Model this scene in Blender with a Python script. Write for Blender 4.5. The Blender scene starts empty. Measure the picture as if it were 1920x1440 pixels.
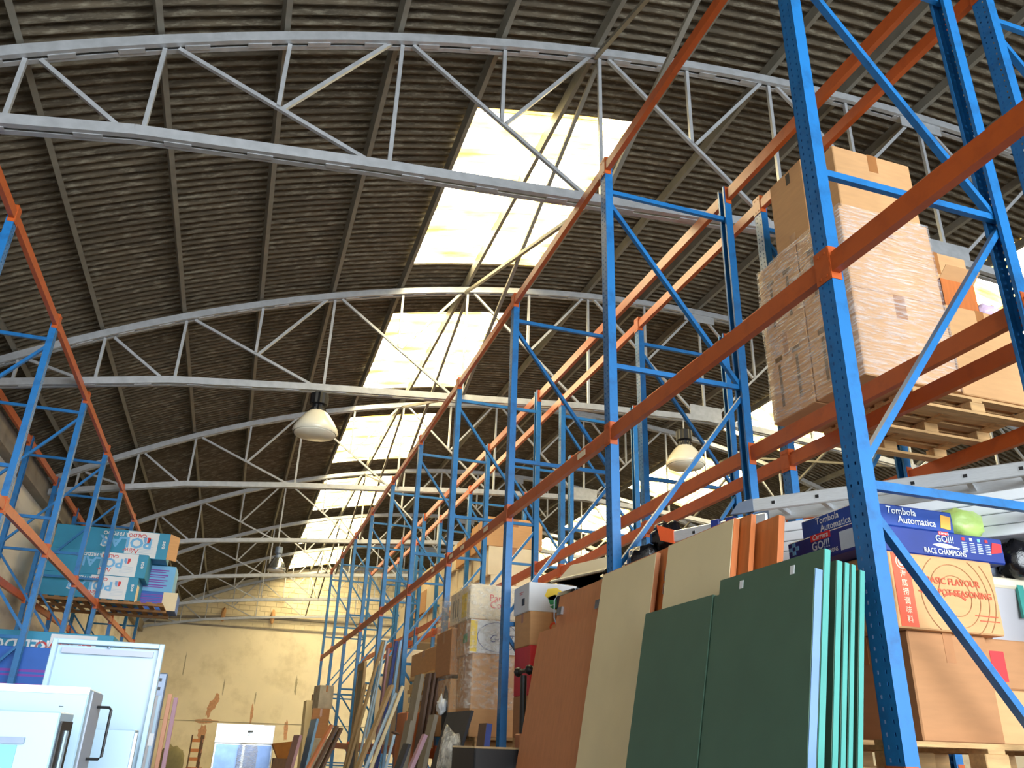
import bpy, math, random
from mathutils import Vector, Matrix
random.seed(11)
scene = bpy.context.scene
COL = scene.collection
V = Vector
PI = math.pi

# ------------------------------------------------------------------ camera
H = 1.6                                   # eye height above the floor
FPX = 1525.06                             # focal length in pixels of the 1920 wide frame
YAW, PITCH, ROLL = 0.3047, 0.4181, 0.0335
def cam_axes():
    cy, sy, cp, sp = math.cos(YAW), math.sin(YAW), math.cos(PITCH), math.sin(PITCH)
    f = V((sy*cp, cy*cp, sp)); r0 = V((cy, -sy, 0)); u0 = r0.cross(f)
    c, s = math.cos(ROLL), math.sin(ROLL)
    return c*r0 + s*u0, -s*r0 + c*u0, f
CR, CU, CF = cam_axes()
cam_d = bpy.data.cameras.new('camera'); cam_d.sensor_width = 36; cam_d.sensor_fit = 'HORIZONTAL'
cam_d.lens = FPX/1920*36; cam_d.clip_start = .02; cam_d.clip_end = 300
cam = bpy.data.objects.new('camera', cam_d); COL.objects.link(cam)
cam.matrix_world = Matrix((( CR.x, CU.x, -CF.x, 0), (CR.y, CU.y, -CF.y, 0), (CR.z, CU.z, -CF.z, H), (0, 0, 0, 1)))
scene.camera = cam
def ray(px, py): return CF + CR*((px-960)/FPX) + CU*((720-py)/FPX)
def onX(px, py, x): v = ray(px, py); v = v*(x/v.x); return V((v.x, v.y, v.z+H))
def onY(px, py, y): v = ray(px, py); v = v*(y/v.y); return V((v.x, v.y, v.z+H))
def onZ(px, py, z): v = ray(px, py); v = v*((z-H)/v.z); return V((v.x, v.y, v.z+H))

# ------------------------------------------------------------------ world and daylight
scene.view_settings.view_transform = 'Standard'
scene.view_settings.look = 'None'
scene.view_settings.gamma = 1
scene.view_settings.use_curve_mapping = False
scene.view_settings.exposure = 0.9
wd = bpy.data.worlds.new('sky'); scene.world = wd; wd.use_nodes = True
bg = wd.node_tree.nodes['Background']; bg.inputs[0].default_value = (.72, .86, 1, 1); bg.inputs[1].default_value = 2.2
def area_light(name, loc, aim, sx, sy, watts, col):
    d = bpy.data.lights.new(name, 'AREA'); d.shape = 'RECTANGLE'; d.size = sx; d.size_y = sy; d.energy = watts; d.color = col
    o = bpy.data.objects.new(name, d); COL.objects.link(o); o.location = loc
    o.rotation_euler = (V(aim)-V(loc)).to_track_quat('-Z', 'Y').to_euler()
    return o
# daylight falling in through the open loading door behind the camera
area_light('loading_door_daylight', (5, -12.1, 3.9), (4.5, 10, 4.8), 16, 7.4, 2700, (.88, .95, 1))
# added soft fill from the door side, evens brightness along the hall's depth
sun_d = bpy.data.lights.new('depth_fill_sun', 'SUN'); sun_d.energy = .58; sun_d.angle = .55; sun_d.color = (1, .96, .9)
sun = bpy.data.objects.new('depth_fill_sun', sun_d); COL.objects.link(sun); sun.rotation_euler = V((-.13, 1, -.05)).to_track_quat('-Z', 'Y').to_euler(); sun.location = (8, -20, 8)
SKYLIGHT = 17.0

# ------------------------------------------------------------------ materials
MATS = {}
def mat(name, col, rough=.5, metal=0, var=.12, scale=6, bump=0, bscale=60, dirt=None, dscale=2.0, damt=.5, spec=.5, stretch=None, emit=None, estr=0, alpha=1):
    if name in MATS: return MATS[name]
    m = bpy.data.materials.new(name); m.use_nodes = True
    nt = m.node_tree; N = nt.nodes; L = nt.links; b = N['Principled BSDF']
    b.inputs['Roughness'].default_value = rough; b.inputs['Metallic'].default_value = metal
    b.inputs['Specular IOR Level'].default_value = spec
    tc = N.new('ShaderNodeTexCoord'); mp = N.new('ShaderNodeMapping'); L.new(tc.outputs['Object'], mp.inputs[0])
    if stretch: mp.inputs['Scale'].default_value = stretch
    nz = N.new('ShaderNodeTexNoise'); nz.inputs['Scale'].default_value = scale; nz.inputs['Detail'].default_value = 5
    L.new(mp.outputs[0], nz.inputs['Vector'])
    rp = N.new('ShaderNodeValToRGB')
    a = [max(0, c*(1-var)) for c in col]; z = [min(1, c*(1+var)) for c in col]
    rp.color_ramp.elements[0].position = .3; rp.color_ramp.elements[1].position = .7
    rp.color_ramp.elements[0].color = (*a, 1); rp.color_ramp.elements[1].color = (*z, 1)
    L.new(nz.outputs[0], rp.inputs[0]); out = rp.outputs[0]
    if dirt:
        n2 = N.new('ShaderNodeTexNoise'); n2.inputs['Scale'].default_value = dscale; n2.inputs['Detail'].default_value = 8; n2.inputs['Roughness'].default_value = .65
        L.new(mp.outputs[0], n2.inputs['Vector'])
        r2 = N.new('ShaderNodeValToRGB'); r2.color_ramp.elements[0].position = .5; r2.color_ramp.elements[1].position = .68
        r2.color_ramp.elements[0].color = (0, 0, 0, 1); r2.color_ramp.elements[1].color = (damt,)*3 + (1,)
        L.new(n2.outputs[0], r2.inputs[0])
        mx = N.new('ShaderNodeMixRGB'); mx.inputs[2].default_value = (*dirt, 1)
        L.new(r2.outputs[0], mx.inputs[0]); L.new(out, mx.inputs[1]); out = mx.outputs[0]
    L.new(out, b.inputs['Base Color'])
    if bump:
        n3 = N.new('ShaderNodeTexNoise'); n3.inputs['Scale'].default_value = bscale; n3.inputs['Detail'].default_value = 4
        L.new(mp.outputs[0], n3.inputs['Vector'])
        bp = N.new('ShaderNodeBump'); bp.inputs['Strength'].default_value = bump; bp.inputs['Distance'].default_value = .02
        L.new(n3.outputs[0], bp.inputs['Height']); L.new(bp.outputs[0], b.inputs['Normal'])
    if emit:
        b.inputs['Emission Color'].default_value = (*emit, 1); b.inputs['Emission Strength'].default_value = estr
    if alpha < 1: b.inputs['Alpha'].default_value = alpha
    MATS[name] = m
    return m
def srgb(r, g, b):
    return tuple(((c/255+.055)/1.055)**2.4 if c > 10 else c/255/12.92 for c in (r, g, b))

M_BLUE = mat('blue rack enamel', srgb(28, 110, 174), .38, 0, .08, 3, dirt=srgb(22, 60, 100), dscale=6, damt=.5)
M_ORANGE = mat('orange beam enamel', srgb(184, 84, 30), .42, 0, .08, 3, dirt=srgb(140, 60, 25), dscale=5, damt=.5)
M_STEEL = mat('galvanised truss steel', srgb(168, 170, 172), .42, .35, .12, 9)
M_PURLIN = mat('dull painted purlin', srgb(126, 122, 110), .6, .2, .12, 5)
M_SHEET = mat('weathered fibre cement', srgb(82, 72, 56), .85, 0, .35, 3, bump=.25, bscale=30, dirt=srgb(150, 142, 122), dscale=11, damt=.6, stretch=(.5, 3, 1))
M_WALL = mat('cream rendered wall', srgb(236, 224, 196), .9, 0, .05, .8, bump=.1, bscale=20, dirt=srgb(196, 182, 150), dscale=.9, damt=.5)
M_WALLW = mat('stained white side wall', srgb(222, 216, 206), .9, 0, .06, .8, dirt=srgb(160, 148, 128), dscale=.7, damt=.7, stretch=(1, .5, 1.6))
M_BLOCK = mat('cream concrete block', srgb(232, 218, 184), .9, 0, .08, 3, bump=.25, bscale=50)
M_MORTAR = mat('grey mortar', srgb(150, 140, 118), .95, 0, .1, 5)
M_CONC = mat('grey concrete', srgb(140, 132, 122), .9, 0, .12, 2, bump=.2, bscale=25, dirt=srgb(104, 92, 78), dscale=1.5)
M_FLOOR = mat('concrete floor', srgb(92, 88, 84), .6, 0, .12, 1, dirt=srgb(70, 66, 62), dscale=.8)
M_CARD = mat('brown cardboard', srgb(206, 158, 108), .85, 0, .05, 5, bump=.05, bscale=120, stretch=(1, 1, 6))
M_CARDD = mat('dark brown cardboard', srgb(176, 126, 84), .85, 0, .06, 5, bump=.05, bscale=120, stretch=(1, 1, 6))
M_CARDL = mat('pale cream cardboard', srgb(232, 216, 184), .85, 0, .05, 4, bump=.05, bscale=90)
M_TAPE = mat('brown packing tape', srgb(168, 112, 64), .35, 0, .1, 8)
M_TAPED = mat('dark print', srgb(70, 60, 48), .8, 0, .2, 20)
M_WHITEC = mat('white printed board', srgb(222, 226, 230), .55, 0, .03, 4)
M_TEAL = mat('teal printed board', srgb(40, 140, 178), .5, 0, .06, 4)
M_BLUEP = mat('blue printed board', srgb(28, 96, 190), .5, 0, .06, 4)
M_SKYP = mat('sky blue printed board', srgb(110, 178, 226), .5, 0, .06, 4)
M_NAVY = mat('navy print', srgb(22, 48, 128), .45, 0, .12, 6)
M_RED = mat('red print', srgb(204, 40, 44), .5, 0, .06, 6)
M_PURPLE = mat('purple print', srgb(120, 60, 170), .5, 0, .05, 6)
M_WOOD = mat('pale pallet wood', srgb(200, 160, 108), .8, 0, .22, 4, bump=.15, bscale=40, stretch=(1, 8, 8))
M_WOODD = mat('aged pallet wood', srgb(150, 112, 74), .85, 0, .25, 4, bump=.2, bscale=40, stretch=(1, 8, 8))
M_BLACK = mat('black plastic', srgb(18, 18, 20), .45, 0, .2, 10)
M_WHITE = mat('white enamel', srgb(164, 192, 212), .3, 0, .02, 3)
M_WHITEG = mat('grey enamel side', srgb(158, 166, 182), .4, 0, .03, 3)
M_GREY = mat('grey steel plate', srgb(120, 134, 156), .4, .4, .1, 8)
M_ALU = mat('brushed aluminium', srgb(206, 210, 214), .35, .6, .08, 20, stretch=(1, 20, 20))
M_CHROME = mat('bright stainless steel', srgb(190, 198, 206), .22, .9, .1, 4)

# ------------------------------------------------------------------ mesh helpers
class MB:
    def __init__(s): s.v = []; s.f = []
    def quad(s, *p):
        n = len(s.v); s.v += [tuple(q) for q in p]; s.f.append(tuple(range(n, n+len(p)))); return s
    def prism(s, ring0, ring1):
        n = len(s.v); k = len(ring0)
        s.v += [tuple(q) for q in ring0] + [tuple(q) for q in ring1]
        s.f += [(n+i, n+(i+1) % k, n+k+(i+1) % k, n+k+i) for i in range(k)]
        s.f += [tuple(range(n+k-1, n-1, -1)), tuple(range(n+k, n+2*k))]
        return s
    def box(s, x0, x1, y0, y1, z0, z1, M=None):
        a = [V((x0, y0, z0)), V((x1, y0, z0)), V((x1, y1, z0)), V((x0, y1, z0))]
        b = [V((x0, y0, z1)), V((x1, y0, z1)), V((x1, y1, z1)), V((x0, y1, z1))]
        if M: a = [M @ q for q in a]; b = [M @ q for q in b]
        n = len(s.v); s.v += [tuple(q) for q in a+b]
        s.f += [(n+3, n+2, n+1, n), (n+4, n+5, n+6, n+7)] + [(n+i, n+(i+1) % 4, n+4+(i+1) % 4, n+4+i) for i in range(4)]
        return s
    def cbox(s, x0, x1, y0, y1, z0, z1, c=.006, M=None):       # chamfered box
        xs = (x0, x0+c, x1-c, x1); ys = (y0, y0+c, y1-c, y1); n = len(s.v)
        def ring(z, i): 
            X0, X1, Y0, Y1 = (xs[1], xs[2], ys[1], ys[2]) if i else (x0, x1, y0, y1)
            return [V((X0+c*(1-i), Y0, z)), V((X1-c*(1-i), Y0, z)), V((X1, Y0+c*(1-i), z)), V((X1, Y1-c*(1-i), z)), V((X1-c*(1-i), Y1, z)), V((X0+c*(1-i), Y1, z)), V((X0, Y1-c*(1-i), z)), V((X0, Y0+c*(1-i), z))]
        rs = [ring(z0, 1), ring(z0+c, 0), ring(z1-c, 0), ring(z1, 1)]
        if M: rs = [[M @ q for q in r] for r in rs]
        for r in rs: s.v += [tuple(q) for q in r]
        for k in range(3):
            s.f += [(n+8*k+i, n+8*k+(i+1) % 8, n+8*k+8+(i+1) % 8, n+8*k+8+i) for i in range(8)]
        s.f += [tuple(n+i for i in range(7, -1, -1)), tuple(n+24+i for i in range(8))]
        return s
    def bar(s, p0, p1, w, h, up=(0, 0, 1)):
        p0, p1 = V(p0), V(p1); d = (p1-p0).normalized(); up = V(up)
        if abs(d.dot(up)) > .98: up = V((1, 0, 0)) if abs(d.x) < .9 else V((0, 1, 0))
        a = d.cross(up).normalized()*w/2; b = a.cross(d).normalized()*h/2
        return s.prism([p0-a-b, p0+a-b, p0+a+b, p0-a+b], [p1-a-b, p1+a-b, p1+a+b, p1-a+b])
    def tube(s, pts, r, k=8, closed=False):
        pts = [V(p) for p in pts]; n0 = len(s.v); m = len(pts)
        rr = r if isinstance(r, (list, tuple)) else [r]*m
        for i, p in enumerate(pts):
            d = (pts[min(i+1, m-1)]-pts[max(i-1, 0)]).normalized()
            up = V((0, 0, 1)) if abs(d.z) < .9 else V((1, 0, 0))
            a = d.cross(up).normalized(); b = a.cross(d)
            for j in range(k):
                t = 2*PI*j/k; s.v.append(tuple(p + (a*math.cos(t)+b*math.sin(t))*rr[i]))
        for i in range(m-1):
            s.f += [(n0+i*k+j, n0+i*k+(j+1) % k, n0+(i+1)*k+(j+1) % k, n0+(i+1)*k+j) for j in range(k)]
        s.f += [tuple(n0+j for j in range(k-1, -1, -1)), tuple(n0+(m-1)*k+j for j in range(k))]
        return s
    def lathe(s, prof, k=24, c=(0, 0, 0), cap=True, wob=None):
        n0 = len(s.v)
        for r, z in prof:
            for j in range(k):
                t = 2*PI*j/k; q = r*(wob(t, z) if wob else 1)
                s.v.append((c[0]+q*math.cos(t), c[1]+q*math.sin(t), c[2]+z))
        for i in range(len(prof)-1):
            s.f += [(n0+i*k+j, n0+i*k+(j+1) % k, n0+(i+1)*k+(j+1) % k, n0+(i+1)*k+j) for j in range(k)]
        if cap: s.f += [tuple(n0+j for j in range(k-1, -1, -1)), tuple(n0+(len(prof)-1)*k+j for j in range(k))]
        return s
    def grid(s, fn, nu, nv):
        n0 = len(s.v)
        for i in range(nu+1):
            for j in range(nv+1): s.v.append(tuple(fn(i/nu, j/nv)))
        for i in range(nu):
            for j in range(nv):
                a = n0+i*(nv+1)+j; s.f.append((a, a+nv+1, a+nv+2, a+1))
        return s
    def mesh(s, name, m, smooth=False):
        me = bpy.data.meshes.new(name); me.from_pydata(s.v, [], s.f); me.materials.append(m)
        if smooth:
            for p in me.polygons: p.use_smooth = True
        me.update(); return me
    def build(s, name, m, parent=None, smooth=False):
        return inst(name, s.mesh(name, m, smooth), parent)
def inst(name, me, parent=None, loc=None, rot=None):
    o = bpy.data.objects.new(name, me); COL.objects.link(o)
    if parent: o.parent = parent
    if loc is not None: o.location = loc
    if rot is not None: o.rotation_euler = rot
    return o
def tag(o, label, cat, group=None, kind=None):
    o['label'] = label; o['category'] = cat
    if group: o['group'] = group
    if kind: o['kind'] = kind
    return o
def thing(name, label, cat, loc=(0, 0, 0), rz=0, group=None):
    o = bpy.data.objects.new(name, None); COL.objects.link(o); o.location = loc; o.rotation_euler = (0, 0, rz); o.empty_display_size = .1
    return tag(o, label, cat, group)
def struct(o): o['kind'] = 'structure'; return o
def copy_tree(o, parent=None):
    c = o.copy(); COL.objects.link(c)
    if parent: c.parent = parent
    for ch in [q for q in o.children]: copy_tree(ch, c)
    return c

# ------------------------------------------------------------------ the hall: vaulted roof
AX, AZ, AR, AD = 7.95, -15.516+H, 23.8, math.radians(2.96)     # vault axis, radius, purlin step
T0, TS = .78, 6.0                                              # first truss, truss spacing
XL, XR, YF, YB = -4.4, 20.3, -12.0, 43.0
def vault(k, dr=0):
    a = k*AD; return V((AX+(AR+dr)*math.sin(a), 0, AZ+(AR+dr)*math.cos(a)))
def vault_z(x, dr=0): return AZ+math.sqrt((AR+dr)**2-(x-AX)**2)
floor = struct(MB().box(XL, XR, YF-8, YB, -.2, 0).build('floor', M_FLOOR))
ceiling = bpy.data.objects.new('ceiling', None); COL.objects.link(ceiling); struct(ceiling)
PITCHW = 2.0/14
def sheet_mesh(name, m, amp=.03):
    b = MB(); n = 14*8; dr = .17
    def fn(u, v):
        a = -AD*1.03 + 2*AD*1.03*v; y = 2.04*u
        w = amp*math.cos(2*PI*y/PITCHW) + .012*(1-v)
        r = AR+dr+w; return (r*math.sin(a), y, r*math.cos(a)-AR)
    b.grid(fn, n, 6); return b.mesh(name, m, True)
ME_SHEET = sheet_mesh('roof_sheet', M_SHEET)
# yellowed translucent roof panel lit by the sky above it
def skylight_mat():
    m = bpy.data.materials.new('yellowed translucent panel'); m.use_nodes = True; nt = m.node_tree; N = nt.nodes; L = nt.links
    b = N['Principled BSDF']; b.inputs['Roughness'].default_value = .5; b.inputs['Base Color'].default_value = (.7, .62, .4, 1)
    tc = N.new('ShaderNodeTexCoord'); mp = N.new('ShaderNodeMapping'); mp.inputs['Scale'].default_value = (.7, 3.2, 1); L.new(tc.outputs['Object'], mp.inputs[0])
    nz = N.new('ShaderNodeTexNoise'); nz.inputs['Scale'].default_value = 1.5; nz.inputs['Detail'].default_value = 6; L.new(mp.outputs[0], nz.inputs[0])
    rp = N.new('ShaderNodeValToRGB'); e = rp.color_ramp.elements
    e[0].position = .3; e[0].color = (.06, .032, .005, 1); e[1].position = .64; e[1].color = (1, .92, .66, 1)
    x = e.new(.47); x.color = (.24, .16, .03, 1)
    L.new(nz.outputs[0], rp.inputs[0]); L.new(rp.outputs[0], b.inputs['Emission Color']); b.inputs['Emission Strength'].default_value = SKYLIGHT
    return m
M_SKYL = skylight_mat(); M_SKYL2 = M_SKYL
ME_SKYL = sheet_mesh('skylight_panel', M_SKYL, .02)
ys = T0+1.4-6
for c in range(-5, 6):                                          # sheets two purlin gaps wide
    kc = 2*c+.0
    for j in range(-3, 27):
        y = ys-2+2*j
        if y > YB-.2 or y < YF-.3: continue
        ph = round((y-(T0+1.4))/2) % 3
        sky = kc in (-4, 4) and ph in (0, 1) and y > T0+6
        o = inst('skylight_panel' if sky else 'roof_sheet', ME_SKYL if sky else ME_SHEET, ceiling)
        p = vault(kc); o.location = (p.x, y, p.z); o.rotation_euler = (0, kc*AD, 0)
def cpurlin(k):
    # cold formed channel purlin, open to one side
    b = MB(); p = vault(k, .04); t = V((math.cos(k*AD), 0, -math.sin(k*AD))); n = V((math.sin(k*AD), 0, math.cos(k*AD)))
    prof = [(-.03, -.06), (.03, -.06), (.03, -.05), (-.024, -.05), (-.024, .075), (.03, .075), (.03, .085), (-.03, .085)]
    r0 = [p+t*a+n*c+V((0, YF, 0)) for a, c in prof]; r1 = [q+V((0, YB-YF, 0)) for q in r0]
    b.prism(r1, r0); return b.build('purlin', M_PURLIN, ceiling)
for k in range(-11, 12): cpurlin(k)

# ------------------------------------------------------------------ lattice trusses
BOT = [(-4.3, 4.53), (-3.9, 4.63), (-1.6, 5.06), (.6, 5.30), (2.95, 5.50), (5.4, 5.72), (AX, 5.86)]
BOT = [(x, z+H) for x, z in BOT]; BOT += [(2*AX-x, z) for x, z in BOT[-2::-1]]
def bot_z(x):
    for (a, za), (b, zb) in zip(BOT, BOT[1:]):
        if a <= x <= b: return za+(zb-za)*(x-a)/(b-a)
def chord(pts, w, name, parent, lip):
    # two angle sections back to back with a gap closed by batten plates
    b = MB(); t = .008
    for (p, q) in zip(pts, pts[1:]):
        p, q = V(p), V(q); d = (q-p).normalized(); n = V((-d.z, 0, d.x))
        for s in (-1, 1):
            y0 = s*.018; y1 = s*(.018+w)
            lo = min(y0, y1), max(y0, y1)
            def ring(c): return [c+V((0, y, 0))+n*z for y, z in ((lo[0], -.055), (lo[1], -.055), (lo[1], -.045), (lo[0], -.045))]
            b.prism(ring(q), ring(p))
            yo = s*(.018+w); l2 = (min(yo, yo-s*t), max(yo, yo-s*t))
            def ring2(c): return [c+V((0, y, 0))+n*z for y, z in ((l2[0], -.045), (l2[1], -.045), (l2[1], .055), (l2[0], .055))]
            b.prism(ring2(q), ring2(p))
        L = (q-p).length; m = max(1, int(L/.62))
        for i in range(m):
            c = p+(q-p)*((i+.5)/m)
            b.prism([c+d*.12+V((0, y, 0))+n*z for y, z in ((-.03, -.062), (.03, -.062), (.03, -.055), (-.03, -.055))], [c-d*.12+V((0, y, 0))+n*z for y, z in ((-.03, -.062), (.03, -.062), (.03, -.055), (-.03, -.055))])
    return b.build(name, M_STEEL, parent)
def make_truss():
    t = thing('roof_truss', 'pale grey bowed steel lattice truss spanning the hall under the corrugated roof', 'truss', (0, T0, 0), 0, 'lattice trusses carrying the vaulted roof')
    top = [vault(k, -.1) for k in [x*.5 for x in range(-22, 23)]]
    chord(top, .055, 'top_chord', t, 1)
    chord([V((x, 0, z)) for x, z in BOT], .06, 'bottom_chord', t, 1)
    w = .042
    def web(name, p, q): MB().bar(p, q, w, w, (0, 1, 0)).build(name, M_STEEL, t)
    def mir(p, s): return V((p.x if s < 0 else 2*AX-p.x, 0, p.z))
    for s in (-1, 1):
        for k in (-10, -9, -8, -6, -4, -2):                     # full posts under main nodes
            p = vault(k, -.16); web('post', mir(p, s), mir(V((p.x, 0, bot_z(p.x)+.05)), s))
        for ka, kb in ((-10, -9), (-9, -8)):
            p = vault(ka, -.16); q = vault(kb, 0); web('diagonal', mir(V((p.x+.12, 0, p.z+.03)), s), mir(V((q.x-.12, 0, bot_z(q.x-.12)+.05)), s))
        for ka in (-8, -6, -4, -2):                             # long diagonals with a half panel strut and post
            p = vault(ka, -.16); q = vault(ka+2, -.16); p = V((p.x+.12, 0, p.z+.04)); e = V((q.x-.18, 0, bot_z(q.x-.18)+.05))
            web('diagonal', mir(p, s), mir(e, s))
            g = vault(ka+1, -.16); f = (g.x-p.x)/(e.x-p.x); m = p+(e-p)*f
            web('post', mir(g, s), mir(m, s))
            web('strut', mir(m+V((.05, 0, 0)), s), mir(V((q.x-.12, 0, q.z+.0)), s))
    p = vault(0, -.16); web('post', p, V((AX, 0, bot_z(AX))))
    MB().box(AX-.34, AX+.34, -.05, -.038, p.z-.16, p.z+.12).build('gusset_plate', M_STEEL, t)
    MB().box(AX-.34, AX+.34, -.05, -.038, bot_z(AX)-.02, bot_z(AX)+.26).build('gusset_plate', M_STEEL, t)
    return t
truss0 = make_truss()
for i in range(1, 8):
    c = copy_tree(truss0); c.location = (0, min(T0+TS*i, YB-.25), 0)
    if i == 2: c['label'] = 'lattice truss from which the two lamps with black housings hang'
    if i == 4: c['label'] = 'lattice truss from which the small grey dome lamp hangs'
    if i == 7: c['label'] = 'lattice truss standing close against the cream block gable'
# sway bracing in the vertical planes between trusses
for s in (-1, 1):
    x = 3.08 if s < 0 else 2*AX-3.08
    for i in range(7):
        y0, y1 = T0+TS*i, T0+TS*(i+1)
        zt, zb = vault_z(x, -.14), bot_z(x)
        MB().bar((x+.03, y0, zt), (x+.03, y1-.1, zb+.06), .05, .05).build('sway_brace', M_PURLIN, ceiling)
        MB().bar((x-.03, y0+.1, zb+.06), (x-.03, y1, zt), .05, .05).build('sway_brace', M_PURLIN, ceiling)

# ------------------------------------------------------------------ walls
def arc_wall(name, y0, y1, m, hole=None):
    b = MB(); n = 40
    xs = [XL-.2+(XR-XL+.4)*i/n for i in range(n+1)]
    if hole: xs = sorted(set(xs+[hole[0], hole[1]]))
    for a, c in zip(xs, xs[1:]):
        za, zc = vault_z(a, .3), vault_z(c, .3)
        zl = hole[2] if hole and hole[0] <= (a+c)/2 <= hole[1] else 0
        b.prism([(a, y0, zl), (c, y0, zl), (c, y0, zc), (a, y0, za)], [(a, y1, zl), (c, y1, zl), (c, y1, zc), (a, y1, za)])
    return struct(b.build(name, m))
wall_back = arc_wall('wall_back', YB, YB+.3, M_WALL)
wall_front = arc_wall('wall_front', YF-.3, YF, M_WALL, (-2, 17, 7.8))
zw = vault_z(XL, -.05)
wall_left = struct(MB().box(XL-.25, XL, YF, YB, 0, zw).build('wall_left', M_WALLW))
wall_right = struct(MB().box(XR, XR+.25, YF, YB, 0, zw).build('wall_right', M_WALLW))
struct(MB().box(XL, XL+.2, YF, YB, zw-.42, zw-.02).build('trim_1', M_CONC))
struct(MB().box(XR-.2, XR, YF, YB, zw-.42, zw-.02).build('trim_2', M_CONC))
# block gable above the rendered lower wall
MB().box(XL, XR, YB-.03, YB-.001, 6.4, 6.48).build('ledge', M_CONC, wall_back)
ME_BLOCK = MB().cbox(.008, .492, 0, .04, .008, .242, .006).mesh('block', M_BLOCK)
b = MB(); nb = 0
for r in range(14):
    z = 6.5+.25*r
    for c in range(40):
        x = XL+.05+.5*c+(.25 if r % 2 else 0)
        if x+.5 > XR or z+.25 > min(vault_z(x, .12), vault_z(x+.5, .12)): continue
        if x < 9 and nb < 300: inst('block', ME_BLOCK, wall_back, (x, YB-.035, z)); nb += 1
        else: b.cbox(x+.008, x+.492, YB-.035, YB+.005, z+.008, z+.242, .006)
o = b.build('block_field', M_BLOCK, wall_back); o['kind'] = 'stuff'
for z in (2.18,): MB().box(XL, XR, YB-.012, YB-.001, z, z+.03).build('joint_strip', M_MORTAR, wall_back)

# ------------------------------------------------------------------ pallet racking
UW, UD = .11, .075                                             # upright width along the row, depth
def upright_mesh(h):
    # open channel with a perforated face on -X, folded sides and small return lips
    b = MB(); w = UW/2
    rows = []; z = 0
    while z < h-.05: rows.append((z, z+.034, 0)); rows.append((z+.034, z+.05, 1)); z += .05
    rows.append((z, h, 0)); cols = [(-w, -.030, 0), (-.030, -.020, 1), (-.020, .020, 0), (.020, .030, 1), (.030, w, 0)]
    for z0, z1, hr in rows:
        if not hr: b.quad((0, -w, z0), (0, w, z0), (0, w, z1), (0, -w, z1))
        else:
            for y0, y1, hc in cols:
                if not hc: b.quad((0, y0, z0), (0, y1, z0), (0, y1, z1), (0, y0, z1))
    for s in (-1, 1):
        b.box(0, UD, s*w-.0015, s*w+.0015, 0, h); b.box(UD-.003, UD, min(s*w, s*(w-.022)), max(s*w, s*(w-.022)), 0, h)
    b.box(-.02, UD+.02, -w-.02, w+.02, 0, .008)
    return b.mesh('upright', M_BLUE)
def beam_mesh(L):
    prof = [(0, -.062), (.05, -.062), (.05, .062), (.012, .062), (.012, .036), (0, .036)]
    return MB().prism([(x, -L/2, z) for x, z in prof], [(x, L/2, z) for x, z in prof]).mesh('beam', M_ORANGE)
def conn_mesh():
    # hooked end plate: covers the upright's face and turns along its side
    b = MB(); w = UW/2
    b.box(-.006, -.002, -w, w, -.10, .10); b.box(-.004, .062, -w-.006, -w-.002, -.10, .10); b.box(-.004, .062, w+.002, w+.006, -.10, .10)
    for z in (-.07, .07):
        for y in (-.025, .025): b.lathe([(.008, 0), (.008, .003)], 6, (0, 0, 0)) if False else b.box(-.009, -.006, y-.007, y+.007, z-.007, z+.007)
    return b.mesh('connector', M_ORANGE)
ME_CONN = conn_mesh()
def make_rack(label, group, xf, xr, Y, h, levels, braces, side, beams=None):
    """side = +1: front of the row faces -X; -1: front faces +X. xf/xr: outer faces of the uprights."""
    t = thing('pallet_rack', label, 'rack', (xf, Y[0], 0), 0, group)
    base = V((xf, Y[0], 0)); up = upright_mesh(h); bms = {}
    rf = 0 if side > 0 else PI
    s = side
    for i, y in enumerate(Y):
        inst('upright', up, t, V((xf, y, 0))-base, (0, 0, rf))
        inst('upright', up, t, V((xr, y, 0))-base, (0, 0, rf+PI))
        x0, x1 = xf+s*UD, xr-s*UD
        for z in braces[0]:
            MB().box(min(x0, x1)-.05, max(x0, x1)+.05, y-.018, y+.018, z-.022, z+.022).build('cross_brace', M_BLUE, t).location = -base
        for (za, zb) in braces[1]:                              # front height, rear height
            MB().bar((x0-s*.03, y, za), (x1+s*.03, y, zb), .036, .045, (0, 1, 0)).build('diagonal_brace', M_BLUE, t).location = -base
    for i in range(len(Y)-1):
        L = round(Y[i+1]-Y[i]-UW-.012, 3)
        if L not in bms: bms[L] = beam_mesh(L)
        for z in levels:
            for x, r in ((xf, rf), (xr, rf+PI)):
                if beams and not beams(i, z, x): continue
                bm = inst('beam', bms[L], t, V((x, (Y[i]+Y[i+1])/2, z))-base, (0, 0, r))
                d = (L+.012+UW)/2
                inst('connector', ME_CONN, bm, (0, -d, 0))
                if i == len(Y)-2: inst('connector', ME_CONN, bm, (0, d, 0))
    return t
RX, RX2, QX, QX2 = 2.70, 4.09, 4.44, 5.80
RY = [3.064+2.8*i for i in range(-1, 10)]
ZL, ZU, ZG = 2.41+H, 5.184+H, -.13+H
BR = ([z+H for z in (4.915, 3.06, 1.2, -.66)], [(4.80+H, 3.06+H), (1.28+H, 2.97+H), (1.10+H, -.58+H)])
rack1 = make_rack('blue and orange pallet rack row lining the aisle beside the leaning panels', None, RX, RX2, RY, ZU+.1, (ZG, ZL, ZU), BR, 1)
rack2 = make_rack('blue and orange pallet rack row behind the aisle row, carrying the wrapped carton stack', None, QX, QX2, RY, ZU+.1, (ZG, ZL, ZU), BR, 1)
for px_, py_ in ((1090, 838), (911, 983), (867, 1019), (846, 1035), (812, 1064)):
    q = onX(px_, py_, RX); MB().box(-.002, 0, -.09, .09, -.025, .03).build('label_sticker', M_CARDL, rack1).location = V((RX-.0005, q.y, ZL))-V((RX, RY[0], 0))
LX, LX2 = -2.76, -4.10
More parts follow.
